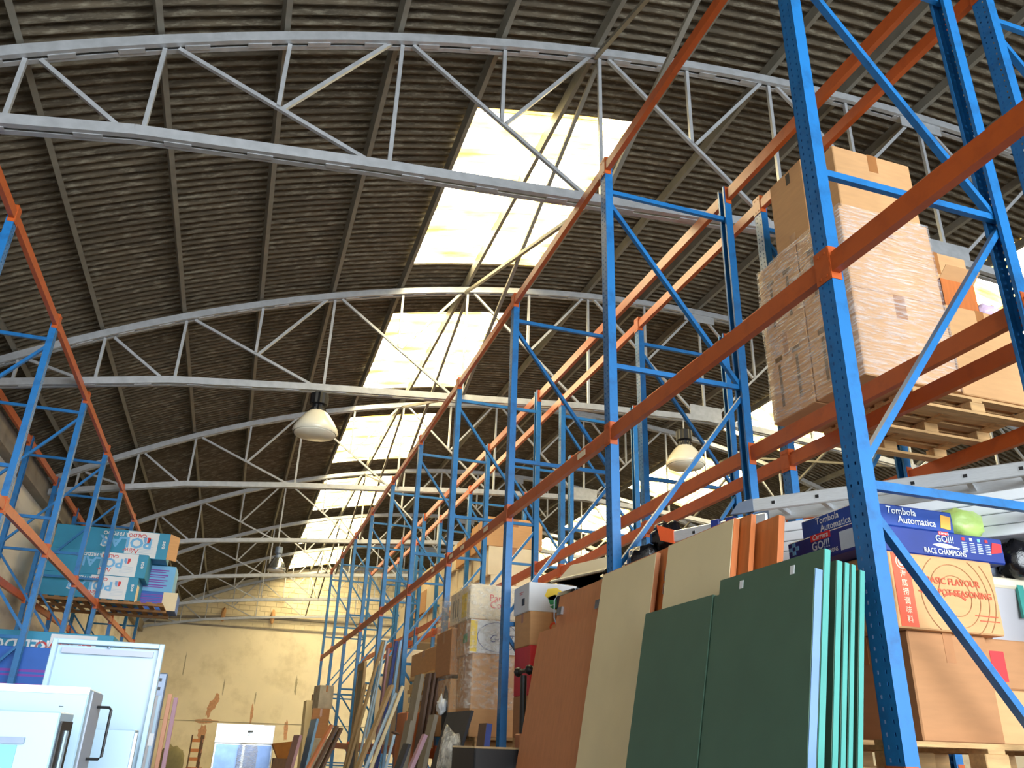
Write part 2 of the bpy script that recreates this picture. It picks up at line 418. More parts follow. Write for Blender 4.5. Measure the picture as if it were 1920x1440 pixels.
LY = [10.5635+2.6733*i for i in range(-2, 7)]; LY[1] = 8.12
LZ = (-.25+H, 2.353+H, 4.747+H)
BL = ([z+H for z in (4.50, 2.83, 1.16, -.5)], [(4.42+H, 2.93+H), (1.24+H, 2.75+H), (1.08+H, -.42+H)])
rack3 = make_rack('blue and orange pallet rack row against the white side wall, loaded with teal boxes', None, LX, LX2, LY, LZ[2]+.1, LZ, BL, -1)
# ------------------------------------------------------------------ helpers for goods
_txt = {}
def text_mesh(s, m, ext=.0008, shear=0, bold=0):
    k = (s, m.name, shear, bold)
    if k in _txt: return _txt[k]
    c = bpy.data.curves.new('lettering', 'FONT'); c.body = s; c.align_x = 'CENTER'; c.align_y = 'CENTER'; c.size = 1; c.shear = shear; c.offset = bold; c.resolution_u = 2
    c.fill_mode = 'FRONT'
    o = bpy.data.objects.new('lettering', c); COL.objects.link(o)
    dg = bpy.context.evaluated_depsgraph_get(); dg.update()
    me = bpy.data.meshes.new_from_object(o.evaluated_get(dg)); me.materials.clear(); me.materials.append(m)
    bpy.data.objects.remove(o); _txt[k] = me
    return me
def face_frame(dims, face):
    w, d, h = dims
    return {'-Y': (V((-w/2, -d/2, 0)), V((1, 0, 0)), V((0, -1, 0)), w), '-X': (V((-w/2, d/2, 0)), V((0, -1, 0)), V((-1, 0, 0)), d),
            '+X': (V((w/2, -d/2, 0)), V((0, 1, 0)), V((1, 0, 0)), d)}[face]
def patch(o, dims, face, u0, u1, v0, v1, m, name='printed_panel', t=.002, lift=0):
    p, r, n, L = face_frame(dims, face); h = dims[2]; z = V((0, 0, 1))
    a = p+r*(u0*L)+z*(v0*h)+n*lift; b = p+r*(u1*L)+z*(v0*h)+n*lift; c = p+r*(u1*L)+z*(v1*h)+n*lift; d = p+r*(u0*L)+z*(v1*h)+n*lift
    return MB().prism([q for q in (a, b, c, d)], [q+n*t for q in (a, b, c, d)]).build(name, m, o)
def poly_on(o, dims, face, pts, m, name='printed_shape', t=.002, lift=.001):
    p, r, n, L = face_frame(dims, face); h = dims[2]; z = V((0, 0, 1))
    q = [p+r*(u*L)+z*(v*h)+n*lift for u, v in pts]
    return MB().prism(q, [k+n*t for k in q]).build(name, m, o)
def text_on(o, dims, face, s, u, v, size, m, flip=False, shear=0, bold=0, sx=1, lift=.004, rot=0):
    p, r, n, L = face_frame(dims, face); z = V((0, 0, 1))
    c = p+r*(u*L)+z*(v*dims[2])+n*lift
    if flip: rot += PI
    X = r*math.cos(rot)+z*math.sin(rot); Y = -r*math.sin(rot)+z*math.cos(rot)
    q = inst('lettering', text_mesh(s, m, shear=shear, bold=bold), o)
    q.matrix_local = Matrix(((X.x*size*sx, Y.x*size, n.x*size, c.x), (X.y*size*sx, Y.y*size, n.y*size, c.y), (X.z*size*sx, Y.z*size, n.z*size, c.z), (0, 0, 0, 1)))
    return q
def carton(label, x0, x1, y0, y1, z0, z1, m=None, name='carton', cat='box', group=None, tape=True, rz=0, c=.007):
    """z0, z1 above the floor; origin at the base centre"""
    w, d, h = x1-x0, y1-y0, z1-z0
    o = MB().cbox(-w/2, w/2, -d/2, d/2, 0, h, c).build(name, m or M_CARD)
    o.location = ((x0+x1)/2, (y0+y1)/2, z0); o.rotation_euler = (0, 0, rz); tag(o, label, cat, group)
    dims = (w, d, h)
    if tape:
        for f in ('-Y', '-X', '+X'):
            patch(o, dims, f, .44, .56, .72, 1, M_TAPE, 'tape', .0015)
        b = MB()
        b.box(-w/2, w/2, -.03, .03, h, h+.0015) if w >= d else b.box(-.03, .03, -d/2, d/2, h, h+.0015)
        b.build('tape', M_TAPE, o)
    return o, dims
def blob(name, label, cat, c, r, m, seed, amp=.18, group=None, k=22, sq=.8):
    rnd = random.Random(seed); ph = [(rnd.uniform(1, 5), rnd.uniform(1, 5), rnd.uniform(0, 6)) for _ in range(7)]
    b = MB(); n = k; v = []
    def P(u, w):
        t = 2*PI*u; p = PI*w
        x, y, z = math.cos(t)*math.sin(p), math.sin(t)*math.sin(p), -math.cos(p)
        f = 1+amp*sum(math.sin(a*x*2+s)*math.sin(e*y*2+s*2)*math.cos((a+e)*z) for a, e, s in ph)/2.2
        g = lambda q: math.copysign(abs(q)**sq, q)
        return V((g(x)*r[0]*f, g(y)*r[1]*f, g(z)*r[2]*(f if z > -.6 else 1)))
    b.grid(P, n, n//2); o = b.build(name, m, None, True); o.location = c
    # origin at the base
    for q in o.data.vertices: q.co.z += r[2]
    o.location = (c[0], c[1], c[2]-r[2])
    return tag(o, label, cat, group)
def lean(name, label, cat, y0, y1, xb, xt, zt, t, m, group=None, tilt=0, zb=0, face=None, edge=None):
    """board standing on the floor at X=xb, leaning so that its front face meets X=xt at height zt"""
    yc = (y0+y1)/2; L = math.hypot(xt-xb, zt-zb); u = V((xt-xb, tilt, zt-zb)).normalized(); n = V((0, 1, 0)).cross(u).normalized()
    if n.x < 0: n = -n
    w = (y1-y0)/2; lift = max(0, -n.z*t)
    def C(y, s, k): return V((0, y, lift))+u*(L*s)+n*k
    b = MB(); b.prism([C(-w, 0, 0), C(w, 0, 0), C(w, 1, 0), C(-w, 1, 0)], [C(-w, 0, t), C(w, 0, t), C(w, 1, t), C(-w, 1, t)])
    o = b.build(name, m); o.location = (xb, yc, zb); tag(o, label, cat, group)
    if face:
        e = .004; b = MB()
        b.prism([C(-w+e, .002, -.003), C(w-e, .002, -.003), C(w-e, .998, -.003), C(-w+e, .998, -.003)], [C(-w+e, .002, 0), C(w-e, .002, 0), C(w-e, .998, 0), C(-w+e, .998, 0)])
        b.build('laminate_face', face, o)
    if edge:
        b = MB(); b.prism([C(-w-.004, 0, .003), C(-w, 0, .003), C(-w, 1, .003), C(-w-.004, 1, .003)], [C(-w-.004, 0, t-.003), C(-w, 0, t-.003), C(-w, 1, t-.003), C(-w-.004, 1, t-.003)])
        b.build('edge_band', edge, o)
    return o, C
def leanpx(name, label, cat, top, bot, xt, wy, t, m, **k):
    P = onX(*top, xt); Q = onY(*bot, P.y); s = (P.x-Q.x)/max(.05, P.z-Q.z); xb = P.x-s*P.z
    return lean(name, label, cat, P.y, P.y+wy, xb, xt, P.z, t, m, **k)[0]
def make_pallet(label, x0, y0, w, d, z, rz=0, m=None, group='wooden pallets in the racks', slats=6):
    t = thing('wooden_pallet', label, 'pallet', (x0+w/2, y0+d/2, z), rz, group); m = m or M_WOOD
    bw = .1
    rn = MB().box(-w/2, w/2, -bw/2, bw/2, 0, .022).mesh('runner_board', m); bl = MB().cbox(-.07, .07, -bw/2, bw/2, .022, .1, .004).mesh('block', m)
    st = MB().box(-bw/2, bw/2, -d/2, d/2, .1, .12).mesh('stringer_board', m); dk = MB().box(-w/2, w/2, -.045, .045, .12, .142).mesh('deck_board', m)
    for y in (-d/2+bw/2, 0, d/2-bw/2):
        inst('runner_board', rn, t, (0, y, 0))
        for x in (-w/2+.07, 0, w/2-.07): inst('block', bl, t, (x, y, 0))
    for x in (-w/2+bw/2, 0, w/2-bw/2): inst('stringer_board', st, t, (x, 0, 0))
    for i in range(slats): inst('deck_board', dk, t, (0, -d/2+.045+(d-.09)*i/(slats-1), 0))
    return t
def film_mat(name, col, dens, scl):
    m = bpy.data.materials.new(name); m.use_nodes = True; nt = m.node_tree; N = nt.nodes; L = nt.links
    b = N['Principled BSDF']; b.inputs['Base Color'].default_value = (*col, 1); b.inputs['Roughness'].default_value = .22
    tr = N.new('ShaderNodeBsdfTransparent'); mx = N.new('ShaderNodeMixShader'); tc = N.new('ShaderNodeTexCoord'); mp = N.new('ShaderNodeMapping'); mp.inputs['Scale'].default_value = scl
    mp.inputs['Rotation'].default_value = (.25, 0, .0)
    nz = N.new('ShaderNodeTexNoise'); nz.inputs['Scale'].default_value = 6; nz.inputs['Detail'].default_value = 5; L.new(tc.outputs['Object'], mp.inputs[0]); L.new(mp.outputs[0], nz.inputs[0])
    rp = N.new('ShaderNodeValToRGB'); rp.color_ramp.elements[0].position = .42; rp.color_ramp.elements[1].position = .78
    rp.color_ramp.elements[0].color = (dens*.25,)*3+(1,); rp.color_ramp.elements[1].color = (min(1, dens*1.6),)*3+(1,)
    L.new(nz.outputs[0], rp.inputs[0]); L.new(rp.outputs[0], mx.inputs[0]); L.new(tr.outputs[0], mx.inputs[1]); L.new(b.outputs[0], mx.inputs[2]); L.new(mx.outputs[0], N['Material Output'].inputs[0])
    bp = N.new('ShaderNodeBump'); bp.inputs['Strength'].default_value = .5; bp.inputs['Distance'].default_value = .02; L.new(nz.outputs[0], bp.inputs['Height']); L.new(bp.outputs[0], b.inputs['Normal'])
    return m
M_FILM = film_mat('clear stretch film', (.95, .95, .96), .36, (1.2, 1.2, 9))
M_BAGC = film_mat('crumpled clear plastic bag', (.82, .79, .70), .62, (4, 4, 2))
M_FILMG = film_mat('dusty plastic film', (.78, .75, .68), .38, (2, 2, 3))
def wrap(label, x0, x1, y0, y1, z0, z1, m, bul=.02, seed=1, name='stretch_wrap', taper=0):
    rnd = random.Random(seed); ph = [rnd.uniform(0, 6) for _ in range(6)]; n = 56; k = 22
    w, d = (x1-x0)/2, (y1-y0)/2
    def P(u, v):
        t = 2*PI*u; c, s = math.cos(t), math.sin(t); q = 1/max(abs(c), abs(s)); e = .985
        x, y = max(-e, min(e, c*q))*w, max(-e, min(e, s*q))*d
        f = 1+bul*(math.sin(3*t+ph[0]+6*v)+.7*math.sin(7*t+ph[1]-9*v)+.5*math.sin(11*v+ph[2]+2*t)) + .03 - taper*max(0, .35-v)
        return V((x*f, y*f, (z1-z0)*v))
    o = MB().grid(P, n, k).build(name, m, None, True); o.location = ((x0+x1)/2, (y0+y1)/2, z0)
    return tag(o, label, 'plastic wrap')

M_GREEN = mat('dark green laminate', srgb(66, 98, 80), .55, 0, .06, 5)
M_TEALE = mat('teal panel edge', srgb(58, 150, 140), .5, 0, .06, 5)
M_BLUEG = mat('blue grey edge profile', srgb(96, 128, 172), .4, .2, .06, 5)
M_CREAM = mat('cream laminate', srgb(222, 206, 164), .55, 0, .04, 3)
M_BROWNL = mat('brown wood laminate', srgb(186, 120, 76), .55, 0, .08, 4, stretch=(8, 8, 1))
M_ORANGEW = mat('orange brown wood', srgb(196, 110, 52), .5, 0, .12, 4, stretch=(8, 8, 1))
M_DARKW = mat('dark brown wood', srgb(96, 70, 52), .6, 0, .15, 4, stretch=(8, 8, 1))
M_TANW = mat('tan board', srgb(172, 144, 102), .65, 0, .1, 4, stretch=(8, 8, 1))
M_CHAR = mat('charcoal panel', srgb(44, 44, 50), .7, 0, .15, 8)
M_PINK = mat('dusty pink board', srgb(176, 138, 150), .7, 0, .06, 4)
M_SKYB = mat('pale blue board', srgb(122, 168, 214), .6, 0, .05, 4)
M_GREYB = mat('grey brown board', srgb(140, 130, 112), .65, 0, .1, 5)
M_BAG = mat('black bin bag', srgb(20, 20, 24), .22, 0, .3, 6, bump=.5, bscale=14)
M_GBAG = mat('pale green plastic bag', srgb(186, 216, 120), .35, 0, .12, 5, bump=.5, bscale=10)
M_SBAG = mat('silver plastic bag', srgb(150, 160, 180), .25, .3, .3, 8, bump=.5, bscale=14)
M_YEL = mat('yellow print', srgb(240, 206, 40), .5, 0, .05, 6)
M_GRN = mat('green print', srgb(40, 140, 80), .5, 0, .05, 6)
M_ORP = mat('orange red print', srgb(228, 84, 48), .5, 0, .05, 6)
M_PALE = mat('pale print', srgb(190, 204, 220), .5, 0, .08, 6)
M_BLK = mat('black print', srgb(40, 42, 46), .6, 0, .1, 6)
M_PLAST = mat('off white plastic', srgb(226, 216, 190), .4, 0, .03, 3)
M_TOTE = mat('grey plastic tote', srgb(168, 166, 170), .5, 0, .04, 3)
M_GLASSY = mat('frosted ribbed lamp glass', srgb(222, 216, 196), .25, 0, .04, 5)

# ------------------------------------------------------------------ high bay lamps hung from the trusses
def high_bay(label, x, y, ztop, zrim, rad, body):
    t = thing('high_bay_lamp', label, 'lamp', (x, y, zrim), 0, 'high bay lamps under the trusses')
    h = ztop-zrim
    b = MB(); b.lathe([(rad*.95, .0), (rad, .03), (rad*.98, .08), (rad*.8, h*.28), (rad*.55, h*.46), (rad*.36, h*.55)], 48, wob=lambda a, z: 1+.012*math.cos(24*a), cap=False)
    b.build('reflector', M_GLASSY if body == 'b' else M_CHROME, t, True)
    MB().lathe([(rad*.93, .004), (rad*.9, -.02), (rad*.3, -.05), (.01, -.055)], 32).build('lens_cover', M_GLASSY, t, True)
    MB().lathe([(rad*.38, h*.54), (rad*.38, h*.60), (rad*.26, h*.62), (rad*.26, h*.7), (rad*.4, h*.72), (rad*.4, h*.98), (rad*.2, h)], 24, wob=(lambda a, z: 1+.05*math.cos(12*a)) if body == 'b' else None).build('ballast_housing', M_BLACK if body == 'b' else M_GREY, t)
    zc = bot_z(x)-zrim-.06
    MB().tube([(0, 0, h), (0, 0, zc)], .012, 6).build('suspension_hook', M_STEEL, t)
    return t
high_bay('high bay lamp with black housing and ribbed glass bell over the open aisle', .70, 12.75, 5.20+H, 4.50+H, .36, 'b')
high_bay('high bay lamp with black housing seen between the rack uprights, near a roof light', 7.45, 12.75, 5.55+H, 4.85+H, .36, 'b')
high_bay('small grey dome high bay lamp hanging in front of the cream block gable', .80, 24.75, 5.12+H, 4.42+H, .27, 'g')

# ------------------------------------------------------------------ foreground bay: boxes on the lower level
PB = ZG+.062
make_pallet('wooden pallet under the plain carton and the seasoning carton', 2.80, 3.2, 1.2, 1.0, PB)
make_pallet('wooden pallet in the rack deeper in the bay behind the race set boxes', 2.80, 4.45, 1.2, 1.0, PB)
D0 = PB+.143
carton('large plain brown carton under the seasoning carton', 3.09, 3.575, 3.3, 3.95, D0, .572+H, M_CARDD)
o, d = carton('brown seasoning carton with a red strip of Chinese characters', 3.0, 3.655, 3.25, 3.8, .574+H, .942+H, M_CARD, tape=False)
patch(o, d, '-Y', .03, .19, .02, .98, M_ORP, 'red_strip')
for i, ch in enumerate('海底捞调味料'): text_on(o, d, '-Y', ch, .115, .70-.118*i, .037, M_CARDL, bold=.01)
def ring_on(o, d, f, cu, cv, r, w, m, n=40, a0=0, a1=2*PI, sx=1):
    p, rr, nn, L = face_frame(d, f); c = p+rr*(cu*L)+V((0, 0, cv*d[2]))+nn*.003; b = MB()
    for i in range(n):
        t0, t1 = a0+(a1-a0)*i/n, a0+(a1-a0)*(i+1)/n
        q = [c+rr*(math.cos(t)*R*sx)+V((0, 0, math.sin(t)*R)) for t, R in ((t0, r-w/2), (t1, r-w/2), (t1, r+w/2), (t0, r+w/2))]
        b.quad(*q)
    return b.build('printed_ring', m, o)
ring_on(o, d, '-Y', .115, .865, .032, .006, M_CARDL, 28); ring_on(o, d, '-Y', .115, .865, .016, .010, M_CARDL, 20)
for r, a0, a1 in ((.10, 0, 6.28), (.155, 0, 6.28), (.21, -1.0, 1.0), (.21, 2.15, 4.1), (.25, -.72, .72)):
    ring_on(o, d, '-Y', .58, .48, r, .0035, M_TAPE, 48, a0, a1)
text_on(o, d, '-Y', 'BASIC FLAVOUR', .58, .66, .046, M_ORP, bold=.015)
text_on(o, d, '-Y', '-HOT POT SEASONING', .585, .51, .044, M_ORP, bold=.015)
ring_on(o, d, '-Y', .56, .18, .12, .012, M_ORP, 16, .9, 2.1)
patch(o, d, '-Y', .74, .96, .235, .25, M_ORP, 'printed_line'); patch(o, d, '-Y', .78, .97, .17, .185, M_ORP, 'printed_line')
# race set box and bingo set box on top of it
o, d = carton('dark blue slot car race set box with white and red lettering', 2.86, 3.785, 3.27, 3.84, .946+H, 1.082+H, M_NAVY, 'toy_box', tape=False)
for f, k in (('-Y', .62), ('-X', .5)):
    L = d[0] if f == '-Y' else d[1]
    text_on(o, d, f, 'RACE CHAMPIONS', .57 if f == '-Y' else .55, .20, .040 if f == '-Y' else .030, M_WHITEC, bold=.01, sx=.8)
    text_on(o, d, f, 'GO!!!', .58 if f == '-Y' else .5, .70 if f == '-Y' else .52, .05 if f == '-Y' else .062, M_PALE, bold=.02)
    u = .58 if f == '-Y' else .5
    patch(o, d, f, u-.035 if f == '-Y' else .36, u+.035 if f == '-Y' else .64, .86 if f == '-Y' else .74, 1.0, M_RED, 'red_badge')
    text_on(o, d, f, 'Carrera', u, .93 if f == '-Y' else .87, .020 if f == '-Y' else .040, M_WHITEC, shear=.3, bold=.01)
poly_on(o, d, '-Y', [(.49, .46), (.54, .54), (.60, .52), (.64, .46), (.68, .42), (.67, .37), (.62, .39), (.58, .35), (.52, .40)], M_WHITEC, 'white_car_print')
poly_on(o, d, '-Y', [(.57, .60), (.59, .68), (.60, .60)], M_ORP)
for i in range(4):
    for r in range(6): patch(o, d, '-Y', .70+.055*i, .735+.055*i, .66-.07*r, .69-.07*r, M_PALE, 'printed_line')
    patch(o, d, '-Y', .705+.055*i, .725+.055*i, .76, .88, [M_RED, M_WHITEC, M_SKYP, M_RED][i], 'flag_print')
poly_on(o, d, '-Y', [(.90, .35), (.92, .8), (.985, .78), (.98, .45)], M_RED)
for i in range(3):
    for j in range(3):
        if (i+j) % 2: patch(o, d, '-X', .02+.05*i, .07+.05*i, .45+.16*j, .61+.16*j, M_SKYP, 'checker_print')
patch(o, d, '-X', .76, .96, .1, .8, M_PALE, 'white_sticker')
o, d = carton('narrow blue bingo game box lying on the race set box', 2.92, 3.50, 3.29, 3.78, 1.084+H, 1.20+H, mat('blue game print', srgb(24, 66, 150), .45, 0, .2, 7), 'game_box', tape=False)
for f in ('-Y', '-X'):
    text_on(o, d, f, 'Tombola', .42 if f == '-Y' else .46, .72, .052, M_WHITEC, bold=.01)
    text_on(o, d, f, 'Automatica', .58 if f == '-Y' else .58, .34, .052, M_WHITEC, bold=.01)
poly_on(o, d, '-Y', [(.84, .2), (.95, .15), (.97, .75), (.86, .82)], mat('ochre print', srgb(226, 170, 70), .5), 'picture_print')
# right hand column behind the diagonal brace
carton('small brown carton at the foot of the column beside the plain carton', 3.60, 4.0, 3.35, 3.8, D0, .33+H, M_CARD, tape=False)
o, d = carton('brown carton with a red label under the grey tote', 3.585, 4.0, 3.35, 3.8, .332+H, .575+H, M_CARDD, tape=False)
patch(o, d, '-Y', .12, .34, .15, .75, M_RED, 'red_label')
t = thing('storage_tote', 'grey plastic storage tote with a cream lid on top of a red label carton', 'tote', (3.90, 3.6, .577+H))
MB().prism([(-.17, -.2, 0), (.17, -.2, 0), (.17, .2, 0), (-.17, .2, 0)], [(-.2, -.23, .27), (.2, -.23, .27), (.2, .23, .27), (-.2, .23, .27)]).build('tub', M_TOTE, t)
MB().cbox(-.215, .215, -.245, .245, .27, .325, .012).build('lid', M_PLAST, t); MB().box(.02, .06, -.25, -.235, .12, .29).build('clip', M_TEALE, t)
blob('plastic_bag', 'crumpled silver plastic bag on the cream tote lid', 'bag', (3.9, 3.6, .965+H), (.15, .16, .06), M_SBAG, 4)
blob('bin_bag', 'shiny black bin bag behind the race set box', 'bag', (3.97, 3.36, 1.0+H), (.10, .09, .10), M_BAG, 5, .2)
carton('brown carton hidden deep in the bay holding up the white boards', 2.95, 3.95, 4.4, 5.3, D0, 1.11+H, M_CARDD)
blob('plastic_bag', 'pale green plastic bag lying beside the game box near the black bin bag', 'bag', (3.63, 3.37, 1.165+H), (.12, .09, .08), M_GBAG, 7, .2)

# stacked white boards and two ladders lying across the bay
zb_ = 1.36
a = onZ(1425, 985, zb_+H); e = onZ(1920, 912, zb_+H); dv = (e-a); dv.z = 0; Lb = dv.length*1.0; ang = math.atan2(dv.y, dv.x)
for i in range(4):
    t_ = .062
    o = MB().cbox(0, Lb, 0, .22, 0, t_-.004, .004).build('white_board', M_WHITEC); o.location = (a.x, a.y, zb_+H-(4-i)*t_); o.rotation_euler = (0, 0, ang)
    o.location.z = zb_+H-(4-i)*t_
    tag(o, ['white board at the bottom of the stack under the aluminium ladders', 'second white board from the bottom of the stack under the ladders', 'third white board from the bottom of the stack under the ladders', 'white board on top of the stack, right under the aluminium ladders'][i], 'board', 'white boards under the ladders')
def ladder(label, p, q, wid, foot, name='ladder'):
    p, q = V(p), V(q); t = thing(name, label, 'ladder', p); dv = q-p; L = dv.length; t.rotation_euler = (0, 0, math.atan2(dv.y, dv.x))
    for y in (0, wid):
        r = MB().cbox(0, L, y-.014, y+.014, 0, .085, .006); rl = r.build('side_rail', M_ALU, t)
        if foot: MB().prism([(-.10, y-.018, .03), (.02, y-.018, -.01), (.02, y-.018, .09), (-.13, y-.018, .15)], [(-.10, y+.018, .03), (.02, y+.018, -.01), (.02, y+.018, .09), (-.13, y+.018, .15)]).build('rubber_foot', mat('orange plastic foot', srgb(228, 92, 40), .5), rl)
        else: MB().prism([(-.10, y-.016, .0), (.06, y-.016, .0), (.06, y-.016, .088), (-.04, y-.016, .07)], [(-.10, y+.016, .0), (.06, y+.016, .0), (.06, y+.016, .088), (-.04, y+.016, .07)]).build('end_cap', M_GREY, rl)
        if foot:
            for k in (.34, .46): MB().cbox(k, k+.07, y-.022, y+.022, -.02, .105, .006).build('slide_bracket', M_NAVY, rl)
    n = int(L/.28)
    for i in range(n):
        x = .18+i*.28
        MB().box(x, x+.03, -.016, wid+.016, .028, .058).build('rung', M_ALU, t)
        MB().box(x+.004, x+.026, -.0175, -.016, .033, .053).build('rung_socket', M_BLACK, t)
    return t
zl_ = 1.455
p = onZ(1398, 962, zl_+H); q = onZ(1920, 893, zl_+H); q = p+(q-p)*1.12
ladder('long aluminium ladder lying on top of the white boards', p, q, .30, False)
zl_ = 1.362
p = onZ(1262, 1018, zl_+H); q = onZ(1440, 985, zl_+H); q = p+(q-p)*1.0
ladder('aluminium ladder with orange feet and navy brackets beside the black bags', p, q, .22, True)
for i, (x, y, z, r) in enumerate([(2.90, 5.60, 1.30, (.15, .17, .14)), (3.0, 5.42, 1.46, (.12, .1, .12)), (3.3, 5.5, 1.38, (.2, .2, .2))]):
    blob('bin_bag', ['low black bin bag beside the second upright of the aisle rack', 'black bin bag beside the orange ladder foot', 'black bin bag in the middle of the shelf behind the other two'][i], 'bag', (x, y, z+H), r, M_BAG, 20+i, .25, 'black bags on the aisle rack')
carton('brown carton holding up the black bin bags by the second upright', 2.85, 3.6, 5.31, 5.78, D0, 1.15+H, M_CARDD)

# ------------------------------------------------------------------ wrapped pallet on the upper level of the rear row
PB2 = ZL+.062
make_pallet('wooden pallet on the upper orange beams under the wrapped carton stack', 4.62, 4.48, 1.24, 1.05, PB2, slats=7)
D2 = PB2+.143
M_ARR = mat('faded brown print', srgb(126, 98, 66), .8, 0, .3, 20)
G = 'cartons in the wrapped stack on the upper beams'
X0, X1, Y0_, Y1_, ZT = 4.16, 5.06, 4.44, 5.60, 4.15+H
hz_ = (ZT-D2)/2
for k in range(2):
    for j in range(2):
        o, d = carton(['lower near carton of the film wrapped stack', 'lower far carton of the film wrapped stack', 'upper near carton of the film wrapped stack', 'upper far carton of the film wrapped stack'][2*k+j], X0, X1, Y0_+j*.585, Y0_+.57+j*.585, D2+k*hz_+.001, D2+(k+1)*hz_-.001, M_CARD, group=G)
        for u in (.3, .72):
            patch(o, d, '-X', u-.03, u+.03, .15, .66, M_ARR, 'printed_bar'); patch(o, d, '-X', u-.09, u+.09, .70, .76, M_ARR, 'printed_bar')
wrap('clear stretch film around the carton stack on the upper beams', X0, X1, Y0_, Y1_, D2+.004, ZT+.01, M_FILM, .006, 3)
o, d = carton('tall brown carton standing on the wrapped stack', 4.21, 5.02, 4.46, 4.80, ZT+.004, 4.80+H, M_CARD)
o, d = carton('flat brown carton standing on edge on the wrapped stack', 4.2, 4.34, 4.86, 5.33, ZT+.004, 4.96+H, M_CARD, tape=False)
patch(o, d, '-X', .52, .64, .82, .96, M_TAPED, 'tape'); patch(o, d, '-X', .42, .6, .0, .16, M_TAPE, 'tape')
carton('brown carton beside the wrapped stack at the open end of the pallet', 5.12, 5.84, 4.8, 5.52, D2+.001, 3.4+H, M_CARD)
carton('brown carton standing on another at the end of the pallet beside the wrapped stack', 5.12, 5.84, 4.80, 5.5, 3.402+H, 4.22+H, M_CARD)
o, d = carton('low brown carton at the pallet end under the small open carton', 5.10, 5.80, 4.46, 4.78, D2+.001, 3.42+H, M_CARD)
t = thing('open_carton', 'small open brown carton with raised flaps at the end of the pallet', 'box', (5.33, 4.63, 3.422+H))
for (x0, x1, y0, y1) in ((-.18, .18, -.13, -.126), (-.18, .18, .126, .13), (-.18, -.176, -.13, .13), (.176, .18, -.13, .13)): MB().box(x0, x1, y0, y1, 0, .28).build('side', M_ORANGEW, t)
MB().box(-.18, .18, -.13, .13, 0, .004).build('bottom', M_CARD, t)
MB().prism([(-.18, -.13, .28), (.18, -.13, .28), (.18, -.22, .36), (-.18, -.22, .36)], [(-.18, -.126, .28), (.18, -.126, .28), (.18, -.216, .363), (-.18, -.216, .363)]).build('flap', M_CARD, t)
blob('plastic_bag', 'white and purple plastic bag beside the small open carton', 'bag', (5.66, 4.62, 3.5+H), (.12, .13, .075), mat('white purple film', srgb(214, 190, 214), .3, 0, .25, 5, bump=.5, bscale=14), 31)
# ------------------------------------------------------------------ panels leaning on the aisle rack
GP = 'dark green panels leaning on the aisle rack'
def gpanel(label, y0, y1, xt, zt, t, edge, m=None):
    xb = xt-.187*zt
    return lean('green_panel', label, 'panel', y0, y1, xb, xt, zt, t, m or M_GREEN, GP, edge=edge)
o, C = gpanel('front green panel with a blue grey edge profile, next to the gap', 2.96, 3.775, 2.33, .735+H, .042, M_BLUEG)
gpanel('front green panel beyond the gap, its edge against the brown wood board', 3.79, 4.56, 2.33, .745+H, .042, M_GREEN)
o, C = gpanel('taller green panel with white clips behind the front green pair', 2.97, 3.82, 2.40, .83+H, .035, M_TEALE)
for y in (-.22, .2):
    q = MB().prism([C(y, .955, -.003), C(y+.03, .955, -.003), C(y+.03, .985, -.003), C(y, .985, -.003)], [C(y, .955, 0), C(y+.03, .955, 0), C(y+.03, .985, 0), C(y, .985, 0)]).build('clip', M_WHITEC, o)
gpanel('third green panel in the row with a broad teal edge', 2.99, 3.52, 2.475, .79+H, .032, M_TEALE)
gpanel('fourth green panel with a broad teal edge', 2.99, 3.52, 2.515, .785+H, .028, M_TEALE)
gpanel('fifth green panel with a narrow teal edge near the upright', 2.99, 3.52, 2.55, .78+H, .026, M_TEALE)
gpanel('last green panel, tight against the perforated upright', 3.0, 3.52, 2.60, .76+H, .03, M_TEALE)
WP = 'furniture panels leaning on the aisle rack'
def wpanel(label, y0, y1, xt, zt, t, m, face=None, sl=.17):
    return lean('furniture_panel', label, 'panel', y0, y1, xt-sl*zt, xt, zt, t, m, WP, face=face)
def bracket(o, C, y, s):
    MB().prism([C(y, s-.012, -.02), C(y+.10, s-.012, -.02), C(y+.10, s+.012, -.02), C(y, s+.012, -.02)], [C(y, s-.012, .05), C(y+.10, s-.012, .05), C(y+.10, s+.012, .05), C(y, s+.012, .05)]).build('hinge_bracket', M_CHROME, o)
wpanel('cream panel with orange brown edges standing behind the green panels', 3.84, 4.60, 2.53, 1.19+H, .035, M_ORANGEW, M_CREAM)
wpanel('orange brown wood panel next to the cream panel behind the green ones', 3.74, 4.5, 2.575, 1.195+H, .03, M_ORANGEW)
wpanel('wide orange brown wood panel with a thick pale edge below the ladder end', 3.56, 4.4, 2.62, 1.15+H, .036, M_ORANGEW)
o, C = wpanel('large cream panel between the green panels and the brown wood panel', 4.80, 5.66, 2.55, 1.19+H, .03, M_BROWNL, M_CREAM)
o, C = wpanel('reddish wood panel with a chrome hinge bracket tucked behind the large cream panel', 4.66, 5.4, 2.61, 1.22+H, .03, M_ORANGEW, sl=.165)
bracket(o, C, -.40, .93); bracket(o, C, -.40, .90)
o, C = wpanel('big brown wood panel beyond the large cream panel', 5.76, 7.06, 2.55, .92+H, .03, M_BROWNL)
bracket(o, C, -.6, .40)
o, C = wpanel('brown wood panel rising above the big brown panel, with a chrome hinge bracket', 5.84, 6.78, 2.637, 1.2+H, .03, M_BROWNL, sl=.155)
bracket(o, C, -.5, .93); bracket(o, C, .33, .95)

